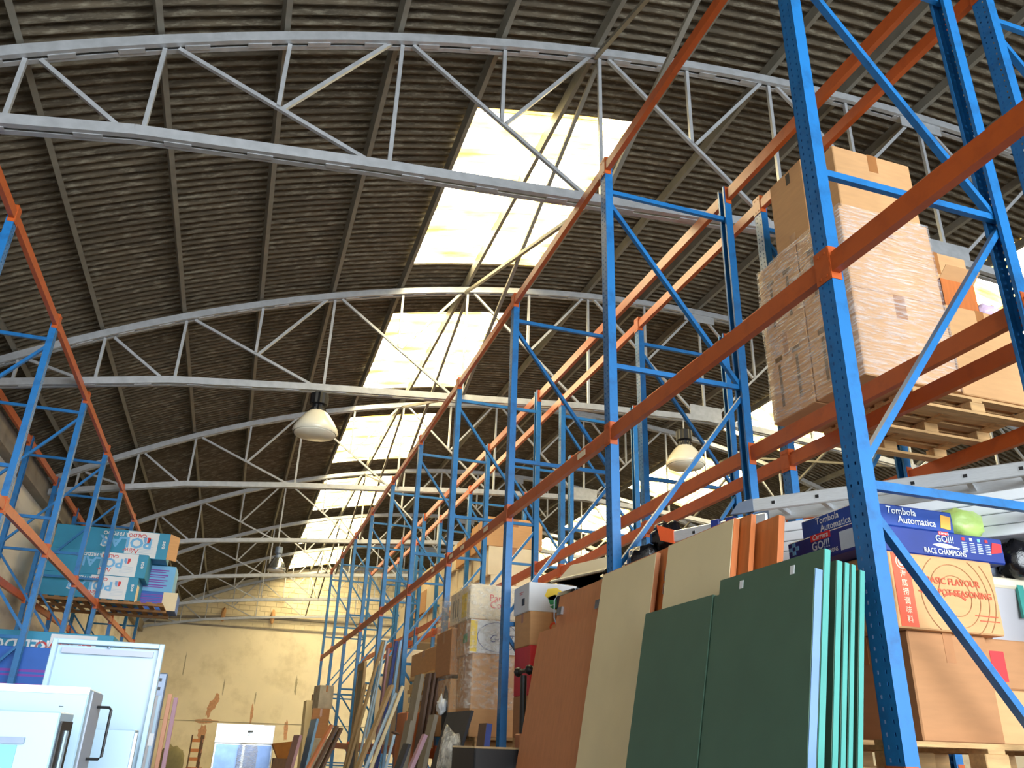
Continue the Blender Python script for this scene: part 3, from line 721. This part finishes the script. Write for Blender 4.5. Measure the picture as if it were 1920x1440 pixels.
# ------------------------------------------------------------------ second bay: white fruit box, cartons, suitcase
make_pallet('wooden pallet under the red carton in the second bay of the aisle rack', 2.82, 7.5, 1.2, 1.05, PB)
carton('brown carton at the foot of the column under the red carton', 2.82, 3.3, 8.08, 8.56, D0, .46+H, M_CARDD)
o, d = carton('red carton with white labels under the taped brown cartons', 2.82, 3.3, 8.06, 8.56, .462+H, .93+H, M_RED, tape=False)
for u, v in ((.1, .12), (.55, .5), (.6, .12)): patch(o, d, '-Y', u, u+.22, v, v+.33, M_WHITEC, 'white_label')
o, d = carton('brown carton with a round red logo under the white box', 2.82, 3.35, 8.08, 8.58, .932+H, 1.27+H, M_CARD)
ring_on(o, d, '-Y', .5, .55, .045, .022, M_ORP, 24); ring_on(o, d, '-Y', .5, .1, .03, .015, M_TAPED, 20)
o, d = carton('white box with a yellow and green print on the brown carton', 2.81, 3.49, 8.1, 8.6, 1.272+H, 1.565+H, M_WHITEC, 'white_box', tape=False)
poly_on(o, d, '-Y', [(.25, .55), (.3, .8), (.45, .86), (.58, .7), (.52, .45), (.34, .42)], M_YEL); poly_on(o, d, '-Y', [(.3, .5), (.42, .62), (.58, .5), (.5, .3), (.34, .26)], M_GRN); poly_on(o, d, '-Y', [(.4, .12), (.5, .26), (.6, .15), (.5, .04)], M_YEL); poly_on(o, d, '-Y', [(.33, .18), (.44, .3), (.56, .2), (.42, .1)], M_GRN)
patch(o, d, '-X', .55, .72, .25, .5, M_BLACK, 'hand_hole'); patch(o, d, '-X', .35, .65, .72, .74, M_RED, 'printed_line'); patch(o, d, '-X', .4, .6, .66, .68, M_RED, 'printed_line')
t = thing('suitcase', 'black suitcase with pale piping on the cartons behind the brown panel', 'suitcase', (3.05, 7.2, 1.0+H), .15)
MB().cbox(-.24, .24, -.16, .16, 0, .34, .05).build('shell', mat('black suitcase fabric', srgb(34, 32, 34), .6, 0, .15, 12), t)
for y in (-.162, .162): MB().tube([(-.2, y, .02), (-.235, y, .1), (-.235, y, .26), (-.19, y, .335), (.19, y, .335), (.235, y, .26), (.235, y, .02)], .006, 6).build('piping', M_PALE, t)
MB().tube([(-.08, 0, .34), (-.08, 0, .38), (.08, 0, .38), (.08, 0, .34)], .012, 6).build('handle', M_BLACK, t)
carton('brown carton under the black suitcase', 2.82, 3.5, 6.95, 7.45, D0, .998+H, M_CARDD)
carton('brown carton stack base under the white plastic basin', 3.05, 3.9, 6.3, 6.9, D0, 1.40+H, M_CARDD)
t = thing('plastic_basin', 'off white plastic wash basin lying upside down on cartons behind the suitcase', 'basin', (3.22, 6.95, 1.402+H), .3)
b = MB(); b.prism([(-.38, -.36, 0), (.38, -.36, 0), (.38, .36, 0), (-.38, .36, 0)], [(-.28, -.26, .16), (.28, -.26, .16), (.28, .26, .16), (-.28, .26, .16)]); b.build('bowl', M_PLAST, t)
MB().cbox(-.42, .42, -.40, .40, 0, .022, .01).build('rim', M_PLAST, t)
blob('bin_bag', 'black bin bag by the basin next to the second upright', 'bag', (2.98, 6.2, 1.22+H), (.18, .2, .19), M_BAG, 41, .25)
carton('brown carton holding up the black bag beside the basin', 2.85, 3.04, 5.98, 6.4, D0, 1.03+H, M_CARDD, tape=False)
t = thing('fitness_post', 'black post with ball end grips standing behind the brown panel', 'stand', (2.6, 7.6, 0))
MB().tube([(0, 0, 0), (0, 0, 2.2)], .03, 10).build('post', M_BLACK, t); MB().cbox(-.09, .09, -.09, .09, 0, .03, .008).build('base_plate', M_BLACK, t)
for y, r in ((-.16, .045), (.16, .045)): MB().lathe([(.004, -r), (r*.7, -r*.7), (r, 0), (r*.7, r*.7), (.004, r)], 12, (0, y, 2.24)).build('ball_grip', M_BLACK, t, True)
MB().tube([(0, -.16, 2.24), (0, .16, 2.24)], .02, 8).build('crossbar', M_BLACK, t); MB().cbox(-.05, .05, -.07, .07, 1.55, 1.7, .01).build('clamp', M_BROWNL, t)

# ------------------------------------------------------------------ third bay: film wrapped stack bulging into the aisle
make_pallet('wooden pallet under the bulging wrapped stack', 2.72, 9.6, 1.2, 1.3, PB)
G = 'cartons of the bulging wrapped stack'
carton('tall brown carton at the bottom of the bulging wrapped stack', 2.68, 3.5, 9.72, 10.35, D0, .98+H, M_CARD, group=G)
o, d = carton('torn brown carton at the lower far side of the bulging wrapped stack', 2.60, 3.4, 10.4, 11.1, D0, .74+H, M_CARD, group=G, tape=False)
poly_on(o, d, '-X', [(.55, .1), (.95, .15), (.9, .75), (.7, .9), (.5, .6)], M_CHAR, 'torn_hole')
blob('crumpled_paper', 'crumpled white packing paper bursting from the torn carton', 'paper', (2.55, 10.6, .42+H), (.05, .13, .11), M_WHITEC, 52, .5, sq=1)
carton('grey brown carton in the middle of the bulging wrapped stack', 2.58, 3.45, 10.38, 11.2, .982+H-.2, 1.34+H, M_CARDD, group=G)
o, d = carton('carton with a white handwritten sheet and yellow border in the bulging wrapped stack', 2.64, 3.5, 9.72, 10.34, .982+H, 1.38+H, M_CARD, group=G, tape=False)
patch(o, d, '-Y', .0, .78, .02, .98, M_WHITEC, 'white_sheet'); patch(o, d, '-Y', .0, .1, .05, .95, M_YEL, 'yellow_border', lift=.002)
text_on(o, d, '-Y', 'Gm Tef', .5, .45, .13, M_NAVY, shear=.4); ring_on(o, d, '-Y', .4, .5, .17, .006, M_NAVY, 32, sx=1.5)
patch(o, d, '-X', .5, .8, .35, .6, M_GRN, 'green_label')
o, d = carton('white carton with red handwriting on top of the bulging wrapped stack', 2.62, 3.5, 9.72, 10.7, 1.382+H, 1.79+H, M_CARDL, group=G, tape=False)
text_on(o, d, '-Y', 'Parte', .42, .62, .12, M_RED); text_on(o, d, '-Y', 'Com', .42, .42, .12, M_RED)
for i in range(3): patch(o, d, '-X', .15+.12*i, .21+.12*i, .2, .75, M_GREYB, 'printed_bar')
patch(o, d, '-X', .62, .85, .1, .8, M_YEL, 'yellow_print')
wrap('dusty plastic film around the bulging carton stack', 2.60, 3.52, 9.70, 11.22, D0+.3, 1.80+H, M_FILMG, .012, 9)
# ------------------------------------------------------------------ rear row: pale cartons on both levels
RC = 'pale cartons in the rear rack row'
rows_ = [(8.9, 2, 'first'), (11.7, 2, 'second'), (14.5, 3, 'third'), (17.3, 3, 'fourth'), (20.1, 3, 'fifth'), (22.9, 2, 'sixth')]
for bi, (y, n, w_) in enumerate(rows_):
    if bi in (0, 1): continue
    for k in range(n):
        for j in range(2):
            h = (.62, .58, .60)[k]; z = PB2+.004+sum((.62, .58, .60)[:k])
            if bi == 2 and j == 0: continue
            dx = ((bi*7+k*3+j*5) % 5)*.03
            m = (M_CARDL, M_CARDL, M_CARD, M_CARDL, M_CARDL)[(bi+2*k+j) % 5]
            o, d = carton('pale carton stacked on the upper beams of the rear rack row', 4.5+dx, 5.7-dx, y-.09+j*1.27, y+1.11+j*1.27-dx, z, z+h-.004, m, group=RC, tape=(bi < 4))
for bi, y in enumerate((11.7, 14.5, 17.3, 20.1)):
    for k in range(2):
        o, d = carton('pale carton low in the rear rack row seen through the aisle rack', 4.5, 5.7, y-.1, y+2.4, PB+.004+.9*k, PB+.9*(k+1), M_CARDL if (bi+k) % 2 else M_CARD, group='low pale cartons in the rear rack row', tape=False)
# plywood sheets, lumber and junk in the far bays of the aisle rack
M_PLY = mat('pale plywood', srgb(216, 184, 128), .7, 0, .12, 5)
M_PLYW = mat('white faced board', srgb(228, 222, 206), .7, 0, .05, 5)
z = PB+.002
make_pallet('wooden pallet under the stack of plywood sheets in the far bay', 2.78, 12.0, 1.2, 1.9, PB); z = PB+.144
for i in range(14):
    t_ = .045+.02*(i % 3)
    o = MB().cbox(-.58, .58, -.95, .95, 0, t_-.006, .003).build('plywood_sheet', M_PLY if i % 4 else M_PLYW); o.location = (3.38+.015*((i*7) % 5-2), 12.95+.02*((i*5) % 4-2), z); z += t_
    tag(o, 'pale plywood sheet in the stacked pile on the aisle rack beyond the wrapped stack', 'board', 'stacked plywood sheets')
carton('wide film covered carton on top of the plywood sheets', 2.8, 3.95, 12.1, 13.9, z+.002, z+.34, M_CARD)
carton('white carton with a folded lid in the far bay beside the plywood', 2.85, 3.9, 14.9, 16.7, PB+.004, 1.5+H, M_CARDL)
# ------------------------------------------------------------------ boards leaning along the far aisle
LB = 'boards leaning along the far aisle'
def lb(label, top, bot, xt, wy, t, m, name='leaning_board', cat='board'): return leanpx(name, label, cat, top, bot, xt, wy, t, m, group=LB)
lb('charcoal panel leaning under the bulging wrapped stack', (884, 1333), (852, 1440), 2.50, 1.05, .03, M_CHAR)
lb('grey brown board beside the charcoal panel', (815, 1341), (792, 1440), 2.42, .3, .05, M_GREYB)
lb('tall brown board with a pale face in the group of four', (790, 1264), (757, 1440), 2.48, .42, .05, M_GREYB)
lb('second tall dark brown board in the group of four', (806, 1262), (778, 1440), 2.52, .25, .03, M_DARKW)
lb('third tall dark brown board in the group of four', (815, 1261), (788, 1440), 2.56, .25, .03, M_DARKW)
lb('last dark brown board of the four, against the rack', (823, 1262), (797, 1440), 2.60, .3, .03, M_DARKW)
lb('low grey brown board with a rounded corner before the tall brown ones', (770, 1352), (752, 1440), 2.20, .35, .06, M_GREYB)
lb('short black board beside the pink edged board', (766, 1396), (750, 1440), 1.95, .3, .03, M_CHAR)
lb('short pale pink edged board crossing the grey boards', (796, 1379), (770, 1440), 2.05, .12, .04, M_PINK)
lb('tall tan board of the bright profile bundle', (718, 1203), (650, 1440), 2.60, .2, .04, M_TANW)
lb('long white aluminium profile of the bright bundle', (723, 1201), (668, 1440), 2.62, .1, .03, M_WHITE)
lb('second long white profile of the bright bundle', (716, 1238), (676, 1440), 2.56, .08, .03, M_WHITE)
lb('navy blue profile beside the white ones', (742, 1202), (704, 1440), 2.62, .14, .05, M_NAVY)
lb('pale blue profile beside the navy one', (750, 1201), (716, 1440), 2.64, .1, .04, M_SKYB)
lb('pinkish grey board behind the white profiles', (728, 1215), (700, 1440), 2.64, .2, .03, M_PINK)
lb('wide tan board in front of the profiles', (735, 1285), (672, 1440), 2.35, .3, .04, M_TANW)
lb('long white rail lying against the wide tan board', (741, 1300), (684, 1440), 2.33, .06, .04, M_WHITE)
lb('cream rail lying against the wide tan board', (754, 1287), (694, 1440), 2.36, .08, .04, M_CREAM)
lb('short white rail standing by the orange cupboard', (738, 1378), (722, 1440), 2.12, .06, .03, M_WHITE)
lb('narrow brown board left of the tan board', (684, 1282), (645, 1440), 2.45, .15, .05, M_TANW)
lb('dark brown board in the bundle below the mirror frame', (622, 1360), (578, 1440), 1.9, .4, .04, M_ORANGEW)
lb('second dark brown board in the bundle below the mirror frame', (632, 1362), (592, 1440), 1.95, .4, .04, M_DARKW)
lb('third dark brown board in the bundle below the mirror frame', (640, 1366), (604, 1440), 2.0, .4, .04, M_DARKW)
lb('pale blue panel standing beside the dusty pink board', (594, 1348), (572, 1440), 1.9, 1.3, .05, M_SKYB)
lb('dusty pink board standing lowest at the aisle end', (562, 1379), (545, 1440), 1.6, 1.6, .06, M_PINK)
lb('beige cupboard side standing beyond the blue panel', (575, 1313), (562, 1440), 2.2, .9, .3, M_CREAM)
lb('thin dark post beside the beige cupboard side', (585, 1302), (570, 1440), 2.35, .06, .05, M_DARKW)
lb('second dark post beside the beige cupboard side', (592, 1304), (578, 1440), 2.40, .06, .05, M_DARKW)
# mirror frame, sack, cupboard, crate and wire basket among them
t = thing('mirror', 'dark mirror in a gilt frame standing among the far aisle boards', 'mirror', (2.42, 17.0, 0))
for y in (-.38, .38): MB().box(0, .05, y-.06, y+.06, 0, 2.85).build('frame_side', M_TANW, t)
MB().box(0, .05, -.44, .44, 2.85, 3.0).build('frame_top', M_TANW, t); MB().box(.01, .03, -.33, .33, .1, 2.85).build('glass', M_BLACK, t)
mat('grey wrapped card', srgb(176, 166, 146), .6, 0, .2, 5, bump=.4, bscale=12)
carton('tall grey wrapped carton behind the thin dark posts', 2.12, 2.52, 22.2, 23.1, 0, 1.62, MATS['grey wrapped card'], tape=False, rz=.1)
carton('grey brown carton standing on the tall grey wrapped carton', 2.12, 2.54, 22.25, 23.0, 1.622, 2.3, M_CARDD, rz=-.08)
carton('small grey carton on top of the grey brown carton behind the posts', 2.16, 2.52, 22.3, 22.9, 2.302, 2.85, MATS['grey wrapped card'], rz=.15)
t = thing('cupboard', 'low orange brown cupboard behind the short white rail', 'cupboard', (2.42, 12.3, 0))
MB().cbox(-.02, .22, -.35, .35, 0, 1.98, .006).build('body', M_ORANGEW, t); MB().box(-.04, -.02, -.38, .38, .05, .9).build('door', M_BLACK, t); MB().tube([(-.05, -.06, 1.7), (-.12, -.06, 1.72), (-.12, .1, 1.72), (-.05, .1, 1.7)], .015, 6).build('handle', M_DARKW, t)
t = thing('black_crate', 'open black crate with a pale wood rim below the clear plastic bag', 'crate', (2.22, 7.5, 0), .06)
for (x0, x1, y0, y1) in ((-.2, .2, -.3, -.285), (-.2, .2, .285, .3), (-.2, -.185, -.3, .3), (.185, .2, -.3, .3)): MB().box(x0, x1, y0, y1, 0, 1.57).build('side', M_BLACK, t)
MB().box(-.2, .2, -.3, .3, 0, .02).build('bottom', M_BLACK, t)
for y in (-.3, .285): MB().box(-.2, .2, y, y+.015, 1.57, 1.585).build('rim', M_TANW, t)
lean('blue_brown_board', 'brown board with a blue edge standing behind the black crate', 'board', 7.95, 8.2, 2.2, 2.36, 1.78, .06, M_DARKW, edge=M_NAVY)
blob('plastic_bag', 'long crumpled clear plastic bag hanging beside the black crate', 'bag', (2.16, 8.5, .85), (.14, .22, .85), M_BAGC, 71, .12)
t = thing('wire_basket', 'rusty wire basket at the foot of the brown boards', 'basket', (1.75, 14.2, .75))
for z in (0, .1, .2, .3): MB().tube([(.16*math.cos(a_), .16*math.sin(a_), z) for a_ in [2*PI*i/16 for i in range(17)]], .006, 5).build('hoop', M_GREYB, t)
for i in range(10): a_ = 2*PI*i/10; MB().tube([(.16*math.cos(a_), .16*math.sin(a_), -.75), (.16*math.cos(a_), .16*math.sin(a_), .3)], .005, 4).build('wire', M_GREYB, t)
o = MB().cbox(-.45, .45, -.02, .02, 0, 1.3, .004).build('tilted_white_board', M_PLYW); o.location = (3.3, 18.6, PB+.004); o.rotation_euler = (0, .12, .3); o.location.z += .06
tag(o, 'white board leaning inside a far bay beside the mirror', 'board')

# ------------------------------------------------------------------ end of the aisle, in front of the cream wall
t = thing('stainless_tank', 'wide stainless steel counter with polished back at the end wall', 'counter', (.95, 37.0, 0))
MB().cbox(-1.12, 1.12, -.4, .4, 0, 1.35, .02).build('body', M_CHROME, t); MB().box(-1.12, 1.12, .32, .4, 1.35, 2.05).build('splash_back', M_CHROME, t)
MB().box(-1.13, 1.13, -.42, .42, 1.35, 1.38).build('worktop', M_ALU, t)
for x in (-.55, .55): MB().box(x-.5, x+.5, -.415, -.4, .1, 1.3).build('door', mat('blue steel', srgb(120, 150, 200), .25, .7, .15, 4), t)
t = thing('glass_demijohn', 'tall clear water bottle standing before the stainless counter', 'bottle', (1.1, 35.9, .0))
MB().lathe([(.36, 0), (.38, .1), (.38, 1.1), (.33, 1.35), (.15, 1.5), (.08, 1.55), (.08, 1.75)], 20).build('bottle_body', M_FILM, t, True); MB().lathe([(.1, 1.75), (.1, 1.83)], 12).build('cap', M_GREY, t)
for i, (x, y) in enumerate(((-.75, 36.0), (-.4, 34.9))):
    t = thing('wooden_chair', ['dark wooden chair with a tall back before the end wall', 'dark wooden chair standing beside the stainless counter'][i], 'chair', (x, y, 0), .5+i, 'old wooden chairs by the end wall')
    MB().cbox(-.22, .22, -.22, .22, .44, .48, .008).build('seat', M_BROWNL, t)
    for sx in (-.19, .19):
        MB().box(sx-.02, sx+.02, -.21, -.17, 0, .44).build('leg', M_DARKW, t); MB().box(sx-.02, sx+.02, .17, .21, 0, 1.6).build('back_leg', M_DARKW, t)
    for z in (.7, 1.0, 1.35): MB().box(-.17, .17, .18, .2, z, z+.12).build('back_slat', M_BROWNL, t)
blob('canvas_bag', 'olive canvas bag lying before the end wall by the chairs', 'bag', (-1.5, 34.0, .6), (.42, .35, .6), mat('olive canvas', srgb(126, 118, 84), .8, 0, .15, 5), 81, .15)
t = thing('brown_bowl', 'brown folded carton tray beside the stainless counter', 'box', (2.35, 34.6, .9))
MB().prism([(-.2, -.3, 0), (.3, -.3, 0), (.3, .3, 0), (-.2, .3, 0)], [(-.45, -.45, .5), (.45, -.5, .62), (.5, .45, .55), (-.45, .45, .45)]).build('tray', mat('brown tray', srgb(160, 104, 48), .7, 0, .1, 5), t)
MB().cbox(-.35, .35, -.35, .35, -.9, 0, .01).build('pedestal', M_DARKW, t)
# pipe, rags and dark run marks on the end wall
o = MB().tube([(-3.9, YB-.12, 6.62), (-1.2, YB-.14, 6.83), (2, YB-.14, 6.95), (7.5, YB-.14, 7.0)], .06, 8).build('wall_pipe', M_CONC); tag(o, 'grey pipe crossing the end wall at the foot of the block gable', 'pipe')
for i, (x, z) in enumerate(((-.75, 6.95), (1.55, 7.0))): blob('rag', ['rag hanging on the grey pipe beside the rack boxes', 'rag hanging on the grey pipe beneath the roof light'][i], 'rag', (x, YB-.2, z), (.1, .08, .32), M_CARD, 90+i, .3, 'rags on the pipe')
def stain(name, pts, m):
    b = MB(); q = [V((x, YB-.004, z)) for x, z in pts]; b.prism(q, [k+V((0, -.003, 0)) for k in q]); return b.build(name, m, wall_back)
M_RUST = mat('rust red stain', srgb(198, 150, 116), .9, 0, .2, 12); M_STN = mat('grey run stain', srgb(168, 158, 130), .9, 0, .15, 12)
def blot(cx, cz, w, h, m, seed, lx=0):
    rnd = random.Random(seed); n = 22
    pts = []
    for i in range(n):
        a_ = 2*PI*i/n; r_ = rnd.uniform(.7, 1.1); pts.append((cx+w*r_*math.cos(a_)+lx*math.sin(a_)*h, cz+h*r_*math.sin(a_)))
    return stain('rust_stain', pts, m)
blot(-.55, 2.9, .2, .55, M_RUST, 1, .3); blot(-.75, 2.2, .55, .1, M_RUST, 2); blot(-.8, 1.7, .2, .4, M_RUST, 3)
blot(1.25, 2.6, .08, .45, M_RUST, 4); blot(2.9, 1.9, .1, .5, M_RUST, 5, -.05); blot(-.2, 3.7, .03, .4, M_STN, 6); blot(1.3, 3.3, .04, .3, M_STN, 7); blot(3.1, 3.9, .06, .5, M_STN, 8); blot(-2.1, 4.6, .03, .6, M_STN, 9)

# ------------------------------------------------------------------ left rack: teal boxes
PL = LZ[1]+.062
TB = 'teal and white appliance boxes on the side wall rack'
def slats(label, x0, x1, y0, y1, z, n):
    t = thing('slatted_platform', label, 'platform', ((x0+x1)/2, (y0+y1)/2, z))
    w, d = x1-x0, y1-y0
    for y in (-d/2+.06, 0, d/2-.06): MB().box(-w/2, w/2, y-.05, y+.05, 0, .05).build('bearer', M_WOODD, t)
    for i in range(n): x = -w/2+.06+(w-.12)*i/(n-1); MB().box(x-.05, x+.05, -d/2, d/2, .05, .07).build('slat', M_WOODD, t)
slats('slatted wooden platform under the teal boxes on the side wall rack', -4.05, -1.55, 18.75, 20.9, PL, 12)
PT = PL+.071
def polar(label, x0, x1, y0, y1, z0, z1, split, red=True, rep=False, m0=None, name='appliance_box'):
    o, d = carton(label, x0, x1, y0, y1, z0, z1, m0 or M_TEAL, name, 'box', TB, tape=False)
    w, _, h = d
    patch(o, d, '-Y', split, .90, .02, .98, M_WHITEC, 'white_panel')
    k = h/.56
    text_on(o, d, '-Y', 'POLAR', split, .56, .30*k, M_SKYP if not rep else M_SKYP, True, bold=.03, sx=1.1, lift=.005)
    text_on(o, d, '-Y', 'CALDO', split+.09, .83, .105*k, M_RED, True, bold=.02, lift=.005)
    text_on(o, d, '-Y', '& FREDDO', split-.10, .84, .105*k, M_WHITEC, True, bold=.02, lift=.005)
    text_on(o, d, '-Y', 'New', split+.06, .25, .15*k, M_RED, True, shear=.4, lift=.005)
    c = .80
    poly_on(o, d, '-Y', [(c-.03, .78), (c-.03, .66), (c-.02, .58), (c-.003, .55), (c-.003, .78)], M_SKYB, 'emblem_half', lift=.003)
    poly_on(o, d, '-Y', [(c+.003, .78), (c+.003, .55), (c+.02, .58), (c+.03, .66), (c+.03, .78)], M_RED, 'emblem_half', lift=.003)
    for i in range(5): patch(o, d, '-Y', .74, .87, .42-.06*i, .435-.06*i, M_PALE, 'printed_line', .002, .002)
    text_on(o, d, '-Y', 'eos', .95, .55, .12*k, M_WHITEC, False, rot=PI/2, bold=.02)
    poly_on(o, d, '-Y', [(split-.22, .35), (split-.19, .30), (split-.15, .36), (split-.16, .55), (split-.185, .72), (split-.21, .55)], M_WHITEC, 'bear_print')
    return o, d
o, d = polar('upper teal and white appliance box with an open tan flap, on the lower boxes', -4.0, -1.72, 19.35, 20.1, 3.475+H, 4.05+H, .62)
MB().prism([(d[0]/2, -d[1]/2, .02), (d[0]/2+.2, -d[1]/2+.1, .0), (d[0]/2+.2, -d[1]/2+.1, d[2]-.05), (d[0]/2, -d[1]/2, d[2])], [(d[0]/2, -d[1]/2+.01, .02), (d[0]/2+.2, -d[1]/2+.11, .0), (d[0]/2+.2, -d[1]/2+.11, d[2]-.05), (d[0]/2, -d[1]/2+.01, d[2])]).build('open_flap', M_CARD, o)
polar('middle teal and white appliance box with a bright red emblem', -4.0, -2.02, 18.85, 19.8, PT+.482, PT+.97, .54)
o, d = polar('lowest teal and white appliance box on the slatted platform', -4.0, -2.12, 18.8, 19.8, PT+.002, PT+.478, .52)
MB().box(d[0]/2+.002, d[0]/2+.012, -d[1]/2, -d[1]/2+.35, -.02, .33).build('open_flap', M_CARDL, o)
def lined(label, x0, x1, y0, y1, z0, z1, m, end=None):
    o, d = carton(label, x0, x1, y0, y1, z0, z1, m, 'lined_box', 'box', 'blue boxes with purple lines of print', tape=False)
    for i in range(4):
        patch(o, d, '-Y', .06, .86, .80-.19*i, .845-.19*i, M_PURPLE, 'printed_line'); patch(o, d, '-Y', .06, .80, .73-.19*i, .765-.19*i, M_PURPLE, 'printed_line')
    if end: patch(o, d, '-Y', .78, 1, 0, 1, end, 'end_strip', .004)
    return o, d
lined('deep blue lined box with a pale end under the sky blue lined box', -2.75, -1.38, 19.95, 20.85, PT+.002, 2.9+H-.02, M_BLUEP, M_CARDL)
lined('sky blue box with purple lines of print beside the teal boxes', -2.5, -1.52, 20.0, 20.9, 2.9+H-.018, 3.46+H, M_SKYP)
# lower level
PL0 = LZ[0]+.062
slats('slatted wooden platform low on the side wall rack', -4.05, -1.6, 13.4, 15.4, PL0, 12)
o, d = carton('blue appliance box with purple print low on the side wall rack', -3.9, -2.3, 13.5, 14.0, PL0+.072, 1.06+H, M_BLUEP, 'appliance_box', 'box', TB, tape=False)
for i in range(3):
    z = .72-.16*i; patch(o, d, '-Y', .45, .97, z, z+.03, M_PURPLE, 'printed_line'); patch(o, d, '-Y', .47, .97, z-.05, z-.025, M_PURPLE, 'printed_line')
poly_on(o, d, '-Y', [(.2, .5), (.3, .72), (.4, .7), (.36, .6), (.28, .45)], M_WHITEC, 'dolphin_print'); poly_on(o, d, '-Y', [(.22, .12), (.38, .2), (.38, .3), (.22, .22)], M_RED)
polar('teal and white appliance box with large lettering behind the blue one low on the rack', -4.0, -1.75, 14.05, 15.0, PL0+.3, 1.33+H, .62)
carton('brown carton under the large lettered appliance box low on the rack', -4.0, -1.9, 14.05, 15.0, PL0+.072, PL0+.298, M_CARDD, tape=False)
for i, (y, m) in enumerate(((16.2, M_CARD), (16.9, M_DARKW))):
    carton(['brown carton low in the middle of the side wall rack', 'dark brown carton low in the middle of the side wall rack'][i], -3.9, -2.8, y, y+.6, PL0+.004, PL0+.9, m)

# ------------------------------------------------------------------ white cabinets by the left edge
t = thing('white_door_tray', 'tall white metal door with a raised rim standing behind the white cabinets', 'door', (-.765, 6.02, 0))
MB().box(-.30, .30, .02, .035, .02, 2.10).build('panel', M_WHITE, t)
for x in (-.315, .315): MB().cbox(x-.016, x+.016, -.03, .04, 0, 2.135, .004).build('rim', M_WHITE, t)
for z0, z1 in ((0, .03), (2.105, 2.135)): MB().cbox(-.30, .30, -.03, .04, z0, z1, .004).build('rim', M_WHITE, t)
MB().box(-.27, .27, -.012, .02, 2.05, 2.085).build('inner_strip', M_WHITEG, t); MB().lathe([(.01, 0), (.01, .01)], 8, (0, -.02, 2.09)).build('screw', M_GREY, t)
t = thing('white_cabinet', 'big white enamel cabinet with a wire handle on its side', 'cabinet', (-.92, 4.2, 0))
MB().cbox(-.375, .375, -.2, .2, 0, 1.765, .006).build('body', M_WHITE, t)
MB().box(-.375, .375, -.206, -.2, 1.74, 1.768).build('top_edge', M_WHITEC, t); MB().lathe([(.008, 0), (.008, .002)], 10, (.28, -.2, 1.69)).build('lock', M_BLACK, t)
MB().box(.375, .38, -.12, .2, 0, 1.755).build('side_panel', M_WHITEG, t)
MB().tube([(.38, .08, 1.70), (.43, .08, 1.70), (.44, .08, 1.69), (.44, .08, 1.50), (.43, .08, 1.49), (.38, .08, 1.49)], .006, 8).build('handle', M_BLACK, t)
t = thing('control_cabinet', 'smaller pale blue cabinet with an open side channel before the big white cabinet', 'cabinet', (-.83, 3.55, 0))
MB().cbox(-.30, .29, -.15, .15, 0, 1.66, .005).build('body', M_WHITE, t)
MB().box(.292, .297, -.12, .12, 0, 1.63).build('side_channel', M_BLACK, t); MB().box(.297, .303, -.02, .03, 0, 1.60).build('channel_bar', M_WHITE, t)
MB().box(-.30, .18, -.156, -.15, .2, 1.55).build('door', M_SKYP, t); MB().box(-.30, .20, -.17, -.15, 1.555, 1.575).build('hinge_rail', M_GREY, t)
MB().cbox(.17, .205, -.175, -.15, 1.36, 1.46, .004).build('latch', M_GREY, t); MB().cbox(.20, .26, -.165, -.15, 1.2, 1.42, .004).build('cardboard_tag', M_CARDL, t)
t = thing('low_white_cabinet', 'low white cabinet leaning its door before the tall white door', 'cabinet', (-.56, 5.42, 0))
MB().cbox(-.11, .11, -.12, .12, 0, 1.615, .004).build('body', M_WHITE, t); MB().box(.11, .125, -.125, -.11, 0, 1.6).build('door_edge', M_WHITEC, t)
t = thing('steel_post', 'blue grey perforated steel post beyond the tall white door', 'post', (-.63, 9.0, 0))
MB().cbox(-.05, .06, -.04, .04, 0, 2.14, .012).build('shaft', M_GREY, t)
for z in (1.98, 2.06): MB().box(-.01, .015, -.042, -.04, z, z+.03).build('slot', M_BLACK, t)
t = thing('white_shutter', 'narrow white shutter standing in front of the steel post', 'shutter', (-.655, 8.6, 0))
MB().cbox(-.075, .075, -.02, .02, 0, 1.92, .004).build('leaf', M_TOTE, t)
for x in (-.075, .075): MB().box(x-.012, x+.012, -.028, -.02, 0, 1.92).build('stile', M_WHITE, t)
MB().box(.05, .09, -.035, -.028, 1.5, 1.6).build('hinge', M_WHITEC, t)
for i, x in enumerate((-.53, -.47)):
    o = MB().cbox(-.02, .02, -.03, .03, 0, 1.96-.03*i, .004).build('wooden_post', M_PINK if i else mat('pinkish wood', srgb(206, 150, 120), .7, 0, .1, 5)); o.location = (x, 9.2, 0)
    tag(o, ['pinkish wooden post beside the white shutter', 'second pinkish wooden post, darker, beside the white shutter'][i], 'post')
